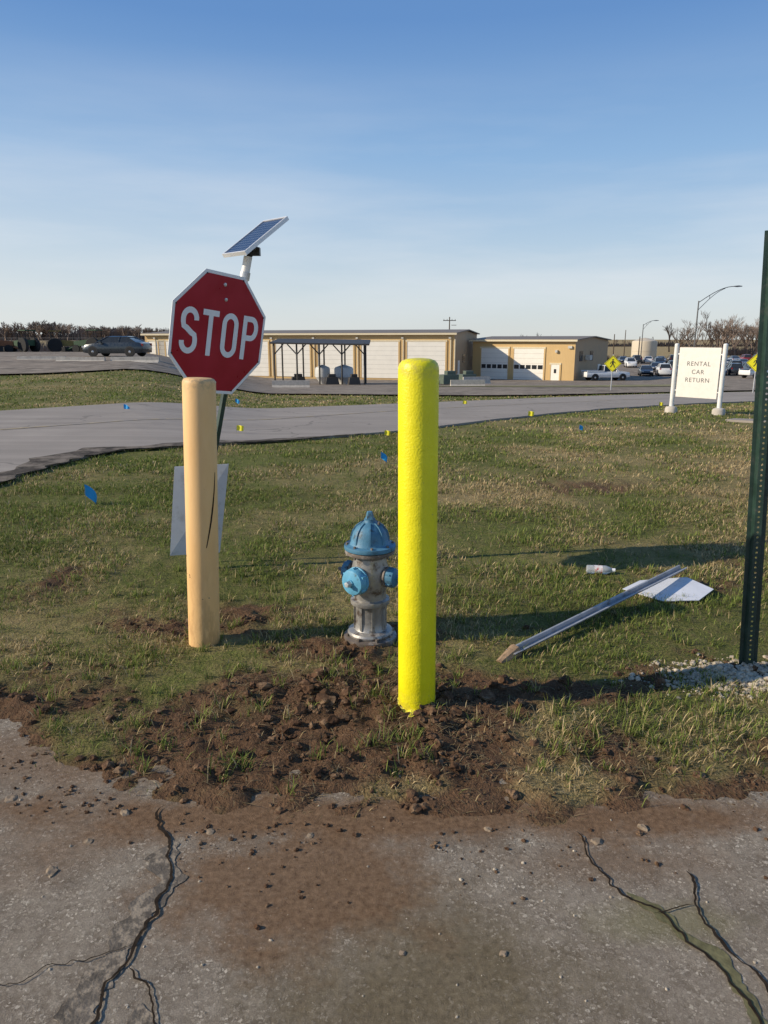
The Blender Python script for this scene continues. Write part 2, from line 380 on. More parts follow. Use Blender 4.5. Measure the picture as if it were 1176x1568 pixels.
def blademesh(x,y,z,th,L,lean,w_,isdry,flatten,n,mul=1.):
    dx=np.cos(th);dy=np.sin(th)
    ph=th+np.pi/2+RNG.uniform(-.6,.6,n);wx=np.cos(ph)*w_;wy=np.sin(ph)*w_
    l1=lean*.55;hx=L*.55*np.sin(l1);hz=L*.55*np.cos(l1)
    tx=hx+L*.45*np.sin(lean);tz=hz+L*.45*np.cos(lean)
    if flatten:hz=hz*.08+.006;tz=tz*.15+.004;hx=L*.5;tx=L
    V=np.empty((n,5,3),np.float32)
    V[:,0]=np.stack([x-wx,y-wy,z],-1);V[:,1]=np.stack([x+wx,y+wy,z],-1)
    V[:,2]=np.stack([x+dx*hx-wx*.8,y+dy*hx-wy*.8,z+hz],-1);V[:,3]=np.stack([x+dx*hx+wx*.8,y+dy*hx+wy*.8,z+hz],-1)
    V[:,4]=np.stack([x+dx*tx,y+dy*tx,z+tz],-1)
    g1=np.array([.085,.125,.024]);g2=np.array([.26,.31,.075]);s1=np.array([.30,.22,.105]);s2=np.array([.70,.55,.31])
    r=RNG.random((n,1));hue=fbm(x*1.1,y*1.1,51,3)[:,None]
    G=g1*(1-r)+g2*r;G=G*(.7+.6*hue);S=s1*(1-r)+s2*r
    C=np.where(isdry[:,None],S,G)*mul
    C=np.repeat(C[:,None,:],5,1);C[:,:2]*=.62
    o=(np.arange(n)*5)[:,None,None]
    Fc=(np.array([[0,1,3],[0,3,2],[2,3,4]])[None]+o).reshape(-1,3)
    return V.reshape(-1,3),Fc,C.reshape(-1,3)
def blades(y0,y1,dens,L0,L1,w,mode='grass'):
    hw1=.70*y1+1.0
    n=int(dens*(y1-y0)*2*hw1)
    x=RNG.uniform(-hw1,hw1,n);y=RNG.uniform(y0,y1,n)
    k=np.abs(x)<.70*y+1.0;x=x[k];y=y[k]
    if mode=='grass':
        q=RNG.normal(0,.013,(2,len(x)));gx=np.round(x/.06);gy=np.round(y/.06)
        jx=(_h(gx,gy,8)-.5)*.06;jy=(_h(gx,gy,9)-.5)*.06
        cl=RNG.random(len(x))<.6
        x=np.where(cl,gx*.06+jx+q[0],x);y=np.where(cl,gy*.06+jy+q[1],y)
    s=y-yb(x);d=dirtmask(x,y)
    den=fbm(x*2.3,y*2.3,40,4)
    if mode=='grass':p=(.10+1.2*sst(.36,.66,den))*(1-.93*d)*sst(.02,.5,s+.25*(fbm(x*5,y*5,77,3)-.3))
    else:p=(.3+.7*sst(.3,.6,den))*(.45+.2*d)*sst(-.03,.1,s)*(1-.7*sst(.6,1,d)*(fbm(x*4,y*4,66,3)>.47))
    k=(RNG.random(len(x))<p)&~inpoly(x,y,roadpoly)
    x=x[k];y=y[k];d=d[k];n=len(x)
    z=gz(x,y)-.002
    th=RNG.uniform(0,2*np.pi,n)
    L=RNG.uniform(L0,L1,n)*(.6+.75*fbm(x*1.7,y*1.7,44,3))
    dr=drymask(x,y)
    if mode=='grass':
        lean=RNG.uniform(.3,1.35,n)
        isdry=RNG.random(n)<np.clip(.15+.85*dr,0,.97)
        lean=np.where(isdry,lean+.25,lean)
    else:
        lean=RNG.uniform(1.25,1.52,n);isdry=np.ones(n,bool)
    return blademesh(x,y,z,th,L,np.minimum(lean,1.5),w*RNG.uniform(.6,1.4,n),isdry,mode!='grass',n,1 if mode=='grass' else .55)
def tufts():
    P=[(-.02,2.62,.8),(.06,2.66,.6),(-.62,2.42,1.0),(-.55,2.48,.8),(-1.55,3.0,.9),(-1.75,3.1,.8),(1.2,2.62,.9),(1.05,2.7,.8),(-.9,2.6,.7),(-1.05,2.75,.8),(-.35,2.33,.5),(.75,2.75,.7),(1.5,2.7,.9),(-.5,3.6,.7),(.9,3.5,.8),(1.2,3.45,.8)]
    for _ in range(260):
        yy=RNG.uniform(2.4,5);xx=RNG.uniform(-.6*yy,.6*yy)
        if yy>yb(xx)+.15:P.append((xx,yy,RNG.uniform(.3,.8)))
    A=[]
    for (px,py,s) in P:
        n=int(38*s);q=RNG.normal(0,.028*s,(2,n));A.append(np.stack([px+q[0],py+q[1],np.full(n,s)],-1))
    A=np.concatenate(A);x,y,s=A.T;n=len(x)
    th=RNG.uniform(0,2*np.pi,n)
    return blademesh(x,y,gz(x,y)-.002,th,RNG.uniform(.04,.11,n)*(.4+.6*s),RNG.uniform(.3,1.35,n),RNG.uniform(.0013,.0026,n),RNG.random(n)<.2,False,n,1.)
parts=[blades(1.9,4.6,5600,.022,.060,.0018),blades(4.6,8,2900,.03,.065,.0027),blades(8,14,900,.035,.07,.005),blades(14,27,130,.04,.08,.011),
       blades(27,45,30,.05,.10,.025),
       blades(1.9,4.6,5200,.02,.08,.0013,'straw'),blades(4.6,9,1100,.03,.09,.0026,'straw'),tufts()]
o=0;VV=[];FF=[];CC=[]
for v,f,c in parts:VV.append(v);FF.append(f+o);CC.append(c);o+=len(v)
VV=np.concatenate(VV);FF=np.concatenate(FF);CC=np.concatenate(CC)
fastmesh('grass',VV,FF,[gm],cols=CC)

# ------------------------------------------------------------------ clods and stones
def ico(sub):
    bm=bmesh.new();bmesh.ops.create_icosphere(bm,subdivisions=sub,radius=1);bm.verts.ensure_lookup_table()
    V=np.array([v.co[:] for v in bm.verts]);Fc=np.array([[v.index for v in f.verts] for f in bm.faces]);bm.free();return V,Fc
IV,IF=ico(2)
def lumps(name,P,S,mat,flat=.6,rough=.3,smooth=False,sink=.3):
    n=len(P);k=len(IV)
    ang=RNG.uniform(0,2*np.pi,n);sc=RNG.uniform(.7,1.3,(n,3));sc[:,2]*=flat
    rr=1+RNG.uniform(-rough,rough,(n,k,1))
    V=IV[None]*rr*sc[:,None]*S[:,None,None]
    c=np.cos(ang)[:,None];s=np.sin(ang)[:,None]
    x=V[...,0]*c-V[...,1]*s;y=V[...,0]*s+V[...,1]*c
    V=np.stack([x,y,V[...,2]],-1)+P[:,None]
    V[...,2]+=(S*(flat*.8-sink))[:,None]
    Fc=(IF[None]+(np.arange(n)*k)[:,None,None]).reshape(-1,3)
    return fastmesh(name,V.reshape(-1,3),Fc,[mat],smooth=smooth)
CL=M('soil_clod',(.105,.060,.036),.95,var=.6,vs=12,bump=1,bs=120,dirt=((.22,.145,.088),.44,15),spec=.1)
n=55000;x=RNG.uniform(-2.4,2.4,n);y=RNG.uniform(2.05,4.0,n);d=dirtmask(x,y)
k=RNG.random(n)<d*(.10+.24*sst(.45,.65,fbm(x*4,y*4,90,3)))*sst(-.05,.1,y-yb(x));x=x[k];y=y[k]
S=.0025+.004*RNG.random(len(x))+.020*RNG.random(len(x))**8
near=np.exp(-((x-0)/.9)**2-((y-3)/.35)**2);S=S*(.8+.85*near)
lumps('soil_clods',np.stack([x,y,gz(x,y)],-1),S,CL,.65,.35)
n=1100;x=RNG.uniform(-1.8,1.8,n);y=yb(x)-np.abs(RNG.normal(0,.16,n));k=RNG.random(n)<sst(.4,.6,fbm(x*3,y*3,12,3));x=x[k];y=y[k];S=.001+.008*RNG.random(len(x))**6
lumps('soil_crumbs',np.stack([x,y,x*0+.001],-1),S,CL,.7,.35)
GRV=M('limestone_gravel',(.50,.43,.33),.95,var=.45,vs=9,bump=.5,dirt=((.22,.16,.11),.40,20),spec=.1)
n=2400;x=RNG.normal(1.78,.2,n);y=RNG.normal(3.22,.085,n);S=.003+.013*RNG.random(n)**3.5
lumps('limestone_gravel',np.stack([x,y,gz(x,y)],-1),S,GRV,.7,.25)
n=300;x=RNG.uniform(-1.9,1.9,n);y=RNG.uniform(1.2,2.3,n);S=.0012+.004*RNG.random(n)**4
lumps('loose_gravel',np.stack([x,y,x*0],-1),S,GRV,.7,.25)
P=np.array([(-1.06,1.93,.0),(-1.0,2.07,0),(-.93,2.22,0),(-.6,2.12,0),(.36,2.13,0),(.72,2.07,0),(.05,1.62,0),(.33,1.62,0),(-1.38,2.3,0),(.9,2.14,0),(-.25,2.1,0)]);S=np.array([.02,.014,.018,.012,.014,.016,.010,.011,.018,.018,.012])
lumps('asphalt_chunks',P,S,M('chunk',(.27,.21,.15),.95,var=.4,vs=30,bump=1,spec=.1),.4,.3)

# ------------------------------------------------------------------ bollards
def leanM(base,top):
    d=(Vector(top)-Vector(base));q=Vector((0,0,1)).rotation_difference(d.normalized())
    return Matrix.Translation(base)@q.to_matrix().to_4x4(),d.length
YEL,nt,b=newmat('yellow_paint')
co=nd(nt,'ShaderNodeTexCoord').outputs['Object']
n1=ramp(nt,noise(nt,co,7,5,.6),.3,.7);c=mix(nt,n1,(.80,.71,.004),(.9,.82,.01))
sz=nd(nt,'ShaderNodeSeparateXYZ',i_0=co).outputs[2]
tp=mth(nt,'MULTIPLY',ramp(nt,sz,1.54,1.62),ramp(nt,noise(nt,co,35,5,.7),.42,.62));c=mix(nt,mth(nt,'MULTIPLY',tp,.75),c,(.45,.38,.1))
sp=ramp(nt,noise(nt,co,55,3,.6),.68,.73);c=mix(nt,mth(nt,'MULTIPLY',sp,.6),c,(.5,.42,.08))
bs=mth(nt,'MULTIPLY',ramp(nt,sz,.2,.04),ramp(nt,noise(nt,co,25,5,.7),.42,.6));c=mix(nt,mth(nt,'MULTIPLY',bs,.55),c,(.3,.2,.07))
nt.links.new(c,b.inputs['Base Color']);b.inputs['Roughness'].default_value=.42
bumpn(nt,b,mth(nt,'ADD',noise(nt,co,110,3,.5),mth(nt,'MULTIPLY',noise(nt,co,14,4,.5),1.2)),.5,.004)
mx,L=leanM((.151,2.97,-.06),(.1415,2.97,1.577))
o_=MB();r=.0845
o_.lathe([(r,0),(r,L-.05),(r*.985,L-.036),(r*.93,L-.022),(r*.8,L-.01),(r*.55,L-.003),(r*.2,L),(.002,L)],56,mi=0)
BOL=o_.finish('yellow_bollard',[YEL],matrix=mx,ang=60)
o_=MB()
NN=60;vs=[]
for i in range(NN):
    a=2*math.pi*i/NN
    dv=abs(((a-4.45+math.pi)%(2*math.pi))-math.pi)
    rr=.088+random.uniform(0,.006)+max(0,.055*(1-dv/.55))
    vs.append((.151+.083*math.cos(a),2.97+.083*math.sin(a),float(gz(.151+.083*math.cos(a),2.97+.083*math.sin(a)))+.016))
    vs.append((.151+rr*math.cos(a),2.97+rr*math.sin(a),float(gz(.151+rr*math.cos(a),2.97+rr*math.sin(a)))+.004))
o_.add(vs,[(2*i,2*i+1,2*((i+1)%NN)+1,2*((i+1)%NN)) for i in range(NN)],0,True)
pr=o_.finish('paint_overspray',[M('yellow_overspray',(.78,.72,.06),.6,var=.3,vs=20,bump=1,bs=40,dirt=((.14,.08,.05),.48,30))]);pr.parent=BOL;pr.matrix_parent_inverse=BOL.matrix_world.inverted()

TAN,nt,b=newmat('faded_tan_sleeve')
co=nd(nt,'ShaderNodeTexCoord').outputs['Object']
mp=nd(nt,'ShaderNodeMapping',i_Vector=co,i_Scale=(1,1,.25)).outputs[0]
n1=ramp(nt,noise(nt,mp,9,5,.6),.3,.7);c=mix(nt,n1,(.78,.47,.19),(.86,.56,.26))
sz=nd(nt,'ShaderNodeSeparateXYZ',i_0=co).outputs[2]
st=mth(nt,'MULTIPLY',mth(nt,'MULTIPLY',ramp(nt,sz,.6,.1),ramp(nt,noise(nt,mp,16,6,.7),.46,.6)),.6);c=mix(nt,st,c,(.38,.19,.07))
tp=mth(nt,'MULTIPLY',ramp(nt,sz,1.44,1.52),ramp(nt,noise(nt,co,40,5,.7),.45,.6));c=mix(nt,mth(nt,'MULTIPLY',tp,.7),c,(.35,.26,.15))
bk=mth(nt,'MULTIPLY',ramp(nt,noise(nt,co,20,3,.7),.70,.715),ramp(nt,sz,1.0,.5));c=mix(nt,bk,c,(.1,.05,.03))
nt.links.new(c,b.inputs['Base Color']);b.inputs['Roughness'].default_value=.55
bumpn(nt,b,noise(nt,co,70,3,.5),.15,.003)
mx,L=leanM((-1.005,3.68,-.06),(-.944,3.68,1.462))
o_=MB();r=.0845
o_.lathe([(r,0),(r,L-.03),(r*.97,L-.016),(r*.9,L-.007),(r*.75,L-.002),(r*.3,L),(.002,L)],56)
vs=[];n=16
for i in range(n):
    t=i/(n-1);z=.98-.40*t+.06;ph=R(70-42*t**1.4);w=.002+.003*math.sin(math.pi*t)
    for s in(-1,1):
        p=ph+s*w/r;vs.append((math.sin(p)*(r+.0012),-math.cos(p)*(r+.0012),z))
o_.add(vs,[(2*i,2*i+1,2*i+3,2*i+2) for i in range(n-1)],1)
o_.finish('tan_bollard',[TAN,CR],matrix=mx,ang=60)

# ------------------------------------------------------------------ hydrant
BL=M('hydrant_blue',(.075,.21,.33),.5,var=.35,vs=10,bump=.4,bs=60,dirt=((.045,.06,.07),.38,22),spec=.4)
BLL=M('hydrant_light_blue',(.13,.40,.60),.5,var=.2,vs=12,bump=.3,dirt=((.07,.12,.15),.35,25),spec=.4)
SI=M('hydrant_silver',(.40,.385,.365),.42,metal=.45,var=.35,vs=6,bump=.4,bs=50,dirt=((.12,.09,.07),.42,11),spec=.5)
DK=M('rusty_iron',(.17,.14,.12),.6,metal=.2,var=.4,vs=12,bump=.4,dirt=((.38,.36,.34),.4,12))
h=MB()
h.lathe([(.145,-.05),(.148,.0),(.15,.012),(.148,.028),(.135,.034),(.112,.038),(.108,.05)],40,mi=2)
h.lathe([(.125,.038),(.128,.05),(.122,.062),(.1,.07)],40,mi=1)
h.lathe([(.1,.06),(.088,.075),(.083,.12),(.083,.2),(.088,.235)],40,mi=1)
for i in range(8):
    a=i*math.pi/4+.2;h.box((math.cos(a)*.086,math.sin(a)*.086,.15),(.014,.014,.15),1,Matrix.Rotation(a,3,'Z'))
h.lathe([(.09,.215),(.108,.22),(.11,.232),(.108,.245),(.094,.25)],40,mi=1)
h.lathe([(.09,.245),(.088,.28),(.092,.3),(.1,.33),(.103,.38),(.1,.43),(.09,.47),(.088,.485),(.10,.5),(.118,.508)],40,mi=1)
h.lathe([(.118,.506),(.136,.51),(.138,.52),(.136,.529),(.118,.53)],40,mi=2)
for i in range(8):
    a=i*math.pi/4+.1
    h.cyl((math.cos(a)*.125,math.sin(a)*.125,.495),(math.cos(a)*.125,math.sin(a)*.125,.568),.008,n=6,mi=3,sm=False)
    a+=.2;h.cyl((math.cos(a)*.13,math.sin(a)*.13,.02),(math.cos(a)*.13,math.sin(a)*.13,.05),.011,n=6,mi=3,sm=False)
h.lathe([(.115,.532),(.14,.534),(.142,.545),(.14,.556),(.112,.562),(.104,.575),(.1,.6),(.09,.63),(.072,.657),(.05,.674),(.035,.682),(.03,.69),(.03,.70)],44,mi=0)
for i in range(8):
    a=i*math.pi/4
    pr_=[(.108,.563),(.107,.6),(.096,.635),(.075,.664),(.048,.683)]
    rings=[]
    for rr,z in pr_:
        rg_=[]
        for (dr_,s,dz_) in((0,-.006,0),(0,.006,0),(-.02,.008,-.008),(-.02,-.008,-.008)):
            rg_.append((math.cos(a)*(rr+dr_)-math.sin(a)*s,math.sin(a)*(rr+dr_)+math.cos(a)*s,z+dz_))
        rings.append(rg_)
    h.loft(rings,0)
h.lathe([(.03,.698),(.026,.7),(.022,.712),(.016,.738),(.013,.74)],5,mi=0,sm=False)
h.cyl((.045,-.03,.66),(.052,-.035,.69),.007,n=8,mi=3)
def nozzle(az,z,R0,big):
    a=R(az);d=Vector((math.sin(a),-math.cos(a),0));o=Vector((0,0,z))
    h.lathe([(R0*.9,.05),(R0*.88,.095),(R0*1.0,.10)],28,o,d,1)
    h.lathe([(R0*1.05,.098),(R0*1.22,.102),(R0*1.24,.112),(R0*1.1,.118)],28,o,d,2 if not big else 4)
    h.lathe([(R0*1.1,.116),(R0*1.18,.12),(R0*1.18,.145),(R0*1.08,.158),(R0*.7,.166),(R0*.35,.168),(R0*.34,.175)],28,o,d,4 if big else 0)
    for i in range(6):
        t=i*math.pi/3;u=Vector((0,0,1));w=d.cross(u)
        p=o+(u*math.cos(t)+w*math.sin(t))*R0*1.18
        h.cyl(p+d*.12,p+d*.146,R0*.12,n=6,mi=4 if big else 0)
    h.lathe([(R0*.3,.17),(R0*.26,.2),(R0*.2,.202)],5,o,d,5 if big else 3,sm=False)
nozzle(-38,.375,.062,True);nozzle(62,.385,.046,False);nozzle(-118,.385,.046,False)
h.finish('fire_hydrant',[BL,SI,DK,DK,BLL,M('nut_grey',(.5,.54,.56),.5,var=.3,vs=30)],matrix=T(-.077,3.73,.008))

# ------------------------------------------------------------------ stop sign with solar panel
RED=M('sign_red',(.40,.006,.026),.35,var=.12,vs=5,dirt=((.5,.22,.22),.22,70))
WHT=M('sign_white',(.86,.87,.88),.35,var=.06)
ALU=M('sign_aluminium',(.6,.61,.62),.4,metal=.5,var=.2)
GPOST=M('green_post',(.022,.05,.038),.45,var=.35,vs=12,bump=.2,dirt=((.05,.065,.055),.4,20))
WPOL=M('white_pole',(.8,.79,.76),.4,var=.12)
BLK=M('black_plastic',(.02,.02,.022),.5)
C=Vector((-1.061,4.717,1.683))
up=Vector((.165,0,.986)).normalized();ex=Vector((.609,.793,0));ex=(ex-up*ex.dot(up)).normalized();bk_=up.cross(ex)
SM=Matrix((( ex.x,bk_.x,up.x,C.x),(ex.y,bk_.y,up.y,C.y),(ex.z,bk_.z,up.z,C.z),(0,0,0,1)))
E=bpy.data.objects.new('stop_sign',None);scene.collection.objects.link(E)
def octo(a,y):
    k=a*math.tan(R(22.5));return [(-k,y,a),(k,y,a),(a,y,k),(a,y,-k),(k,y,-a),(-k,y,-a),(-a,y,-k),(-a,y,k)]
s=MB()
o1=octo(.381,-.002);o2=octo(.381,.002);s.loft([o1,o2],1)
oa=octo(.379,-.0035);ob=octo(.361,-.0035);s.add(oa+ob,[(i,(i+1)%8,8+(i+1)%8,8+i) for i in range(8)],1)
s.add(octo(.361,-.004),[tuple(range(8))],0)
H=.285;st_=.036;yl=-.0065
def arc(cx,cz,rx,rz,a0,a1,n=12):return[(cx+rx*math.cos(R(a0+(a1-a0)*i/n)),cz+rz*math.sin(R(a0+(a1-a0)*i/n))) for i in range(n+1)]
bz=(H-st_)/2
w=.05
cx=-.245;P=arc(cx,bz-.055,w,.055,-5,180)
P+=[(cx-w+.001,bz-.075),(cx-w*.85,bz-.1),(cx-w*.4,.014),(cx+w*.4,-.014),(cx+w*.85,-bz+.1),(cx+w-.001,-bz+.075)]
P+=arc(cx,-bz+.055,w,.055,0,-185);s.ribbon(P,st_,yl,1)
cx=-.085;s.ribbon([(cx-.064,bz),(cx+.064,bz)],st_,yl,1);s.ribbon([(cx,bz-st_/2),(cx,-H/2)],st_,yl,1)
cx=.078;P=arc(cx,bz-.055,w,.055,0,180)+arc(cx,-bz+.055,w,.055,180,360);s.ribbon(P,st_,yl,1,closed=True)
cx=.25;s.ribbon([(cx-.048,H/2),(cx-.048,-H/2)],st_,yl,1)
P=[(cx-.03,bz)]+arc(cx+.008,bz-.062,.045,.062,90,-90)+[(cx-.03,bz-.124)];s.ribbon(P,st_,yl,1)
for p in((.0,.31),(.0,-.31),(.02,.22)):
    s.lathe([(.012,0),(.011,.004),(.004,.006)],12,(p[0],-.004,p[1]),(0,-1,0),2)
for k in range(8):
    a=k*math.pi/4+R(22.5);s.lathe([(.006,0),(.005,.003)],8,(.368*math.cos(a)/math.cos(R(22.5))*.97,-.004,.368*math.sin(a)/math.cos(R(22.5))*.97),(0,-1,0),3)
s.finish('sign_face',[RED,WHT,ALU,BLK],E,SM)
pd=Vector((.222,0,.975)).normalized();p0=Vector((-1.405,4.95,-.05))
s=MB()
s.cyl(p0,p0+pd*2.0,.022,n=4,mi=0,sm=False);s.cyl(p0+pd*1.75,p0+pd*2.29,.028,n=18,mi=1)
s.cyl(p0+pd*2.14,p0+pd*2.19,.034,n=18,mi=2)
s.cyl(p0+pd*1.9,C+up*.2+bk_*.01,.012,n=6,mi=2);s.cyl(p0+pd*1.5,C-up*.2+bk_*.01,.012,n=6,mi=2)
pt=p0+pd*2.29
pc=Vector((-.846,4.95,2.309))
pa=Vector((.184,-.2,-.004)).normalized();pb=Vector((.234,.215,.232));pb=(pb-pa*pb.dot(pa)).normalized();pn=pa.cross(pb)
s.cyl(pt-pd*.03,pc-pn*.02,.014,n=8,mi=3);s.cyl(pt,pt+Vector((.07,-.02,.05)),.018,n=8,mi=3);s.box(pt+Vector((.05,0,.03)),(.06,.05,.05),3)
s.finish('post',[GPOST,WPOL,ALU,BLK],E)
CELL,nt,b=newmat('solar_cells')
co=nd(nt,'ShaderNodeTexCoord').outputs['Object']
br=nd(nt,'ShaderNodeTexBrick',offset=0.,squash=1.,i_Vector=co,i_Scale=1.,i_Color1=(.01,.02,.055,1),i_Color2=(.012,.025,.07,1),i_Mortar=(.2,.24,.3,1));br.inputs['Mortar Size'].default_value=.0014;br.inputs['Brick Width'].default_value=.0328;br.inputs['Row Height'].default_value=.0328
nt.links.new(br.outputs[0],b.inputs['Base Color']);b.inputs['Roughness'].default_value=.2
PM=Matrix(((pa.x,pb.x,pn.x,pc.x),(pa.y,pb.y,pn.y,pc.y),(pa.z,pb.z,pn.z,pc.z),(0,0,0,1)))
s=MB();W_,L_=.28,.41
s.box((0,0,-.004),(W_-.02,L_-.02,.012),0)
for sx in(-1,1):s.box((sx*(W_/2-.005),0,-.006),(.01,L_,.026),1)
for sy in(-1,1):s.box((0,sy*(L_/2-.005),-.006),(W_-.02,.01,.026),1)
s.box((0,0,-.0145),(W_-.022,L_-.022,.008),2)
s.box((0,-.02,-.035),(.05,.22,.03),1)
s.finish('solar_panel',[CELL,M('panel_frame',(.78,.79,.8),.35,metal=.2,var=.08),WPOL],E,PM)

s=MB();TL=Vector((-1.51,5.05,.76));TR=Vector((-1.125,5.08,.775));BLc=Vector((-1.59,5.05,.09));BRc=Vector((-1.23,5.10,.10))
nn=Vector((0,.003,0));vs=[TL,TR,BRc,BLc]
s.loft([[v-nn for v in vs],[v+nn for v in vs]],0)
s.finish('metal_sign',[M('sign_back',(.60,.62,.66),.45,metal=.1,var=.1,vs=4,dirt=((.45,.46,.48),.4,6))])

# ------------------------------------------------------------------ perforated posts
def uchannel(name,base,top,yaw,mat,fl=.026):
    p0=Vector(base);d=Vector(top)-p0;L=d.length;up=d.normalized()
    x=Vector((math.cos(yaw),math.sin(yaw),0));x=(x-up*x.dot(up)).normalized();y=up.cross(x)
    MX=Matrix(((x.x,y.x,up.x,p0.x),(x.y,y.y,up.y,p0.y),(x.z,y.z,up.z,p0.z),(0,0,0,1)))
    s=MB();pitch=.0254;n=int(L/pitch);hw=.016;t=.003
    for k in range(n):
        z0=k*pitch;z1=z0+pitch;zc=(z0+z1)/2;r=.0055
        hole=[(r*math.cos(R(45*i)),zc+r*math.sin(R(45*i))) for i in range(8)]
        out=[(hw,zc),(hw,z1),(0,z1),(-hw,z1),(-hw,zc),(-hw,z0),(0,z0),(hw,z0)]
        for yy,f_ in((0,1),(t,0)):
            vs=[(a,yy,b) for a,b in hole]+[(a,yy,b) for a,b in out]
            fs=[(i,(i+1)%8,8+(i+1)%8,8+i) for i in range(8)]
            s.add(vs,fs if f_ else [f[::-1] for f in fs],0)
        s.add([(a,0,b) for a,b in hole]+[(a,t,b) for a,b in hole],[(i,(i+1)%8,8+(i+1)%8,8+i) for i in range(8)],0)
    for sg in(-1,1):
        prof=[(hw,0),(hw+.008,fl+.004),(hw+fl,fl+.004),(hw+fl,fl+.007),(hw+.0055,fl+.007),(hw-.002,.004)]
        r0=[(sg*a,b,0) for a,b in prof];r1=[(sg*a,b,L) for a,b in prof]
        s.loft([r0,r1],0)
    return s.finish(name,[mat],matrix=MX)
uchannel('green_sign_post',(1.845,3.29,-.05),(1.715,3.3,2.12),R(-14),GPOST)
GALV=M('galvanised_steel',(.36,.37,.39),.5,metal=.2,var=.3,vs=10,dirt=((.19,.13,.085),.38,9))
FE=bpy.data.objects.new('fallen_sign',None);scene.collection.objects.link(FE)
q=uchannel('sign_post',(.665,3.45,.035),(2.04,4.62,.125),R(180),GALV,.016);q.parent=FE
s=MB()
c4=[Vector(p) for p in((1.57,4.42,.055),(1.77,4.25,.035),(2.0,4.25,.04),(2.16,4.40,.06),(2.05,4.57,.085),(1.72,4.53,.075))]
s.loft([[v-Vector((0,0,.002)) for v in c4],[v+Vector((0,0,.002)) for v in c4]],0)
s.finish('sign_plate',[M('plate_white',(.70,.72,.76),.4,var=.12,dirt=((.5,.5,.5),.38,10))],FE)
s=MB();s.cyl((.6,3.40,.01),(.70,3.49,.045),.025,.04,9,0,False);s.finish('broken_foot',[M('rust_soil',(.30,.20,.12),.9,var=.5,vs=30,bump=1)],FE)

s=MB();s.lathe([(.012,0),(.03,.004),(.032,.02),(.032,.055)],20,(0,0,0),(1,0,0),0);s.lathe([(.0325,.055),(.0325,.11)],20,(0,0,0),(1,0,0),1)
s.lathe([(.032,.11),(.032,.135),(.022,.165),(.012,.18)],20,(0,0,0),(1,0,0),0);s.lathe([(.015,.178),(.015,.2)],16,(0,0,0),(1,0,0),2)
CLR=M('clear_plastic',(.75,.78,.8),.15,var=.1);CLR.node_tree.nodes['Principled BSDF'].inputs['Transmission Weight'].default_value=.55
s.finish('plastic_bottle',[CLR,M('bottle_label',(.75,.72,.7),.5,dirt=((.5,.06,.05),.45,40)),WHT],matrix=T(1.45,4.85,.05,R(-8)))

FB=M('flag_blue',(.01,.34,.75),.5,var=.15);FY=M('flag_yellow',(.85,.76,.03),.5,var=.15);WI=M('flag_wire',(.3,.3,.3),.4,metal=.8)
def flag(x,y,m_,hh=.2,sz=.1,yaw=0.,droop=0):
    s=MB();s.cyl((0,0,-.02),(.01,0,hh+.03),.0022,n=5,mi=1)
    n=8;vs=[]
    for i in range(n+1):
        t=i/n
        vs.append((.01+sz*t,.02*math.sin(t*6),hh+sz*.4-droop*sz*t*t));vs.append((.01+sz*t*.92,.02*math.sin(t*6+.6),hh-sz*.35-droop*sz*t))
    s.add(vs,[(2*i,2*i+1,2*i+3,2*i+2) for i in range(n)],0,True)
    return s.finish('marking_flag',[m_,WI],matrix=T(x,y,float(gz(x,y)),yaw))
flag(-3.02,7.0,FB,.17,.13,R(60),1.1);flag(-.05,9.6,FB,.12,.1,R(30),.9);flag(3.9,14.2,FB,.1,.1,.5,.6);flag(-6.2,17.0,FB,.1,.14,0,.5);flag(-5.2,25,FB,.1,.16,0,.5)
flag(-2.75,13.2,FY,.14,.13,.2,.1);flag(.0,12.9,FY,.1,.11,.2,.1);flag(3.55,17.6,FY,.14,.15,.1,.1);flag(9.3,24.2,FY,.12,.14,.1,.2);flag(-4.9,21.5,FY,.1,.14,.1,.2);flag(2.9,26.4,FY,.1,.16,.1,.2)

# ------------------------------------------------------------------ rental return sign
E=bpy.data.objects.new('rental_car_return_sign',None);scene.collection.objects.link(E)
A=Vector((8.2,20.4,float(zt(8.2,20.4))));B=Vector((9.05,19.3,float(zt(9.05,19.3))))
CON=M('concrete',(.52,.475,.41),.9,var=.25,vs=5,bump=.5)
s=MB()
for P in(A,B):
    s.cyl(P-Vector((0,0,.1)),(P.x,P.y,1.52),.06,n=20,mi=0);s.lathe([(.062,0),(.05,.02),(.01,.03)],20,(P.x,P.y,1.52),(0,0,1),0)
    s.lathe([(.17,-.1),(.17,.12),(.14,.17),(.07,.19)],20,P,(0,0,1),1)
s.finish('posts',[WPOL,CON],E)
d=(B-A);d.z=0;wd=d.length;d.normalize();bb=Vector((0,0,1)).cross(d)
cc=(A+B)/2;cc.z=.76
PMx=Matrix(((d.x,bb.x,0,cc.x),(d.y,bb.y,0,cc.y),(0,0,1,cc.z),(0,0,0,1)))
s=MB();s.box((0,0,0),(wd-.2,.03,1.36),0)
for zz in(-.5,.5):
    for sx in(-1,1):s.box((sx*(wd/2-.08),0,zz),(.06,.02,.04),1)
s.finish('panel',[M('panel_white',(.76,.72,.66),.45,var=.05),ALU],E,PMx,bevel=.006)
TG=M('text_grey',(.12,.12,.12),.5)
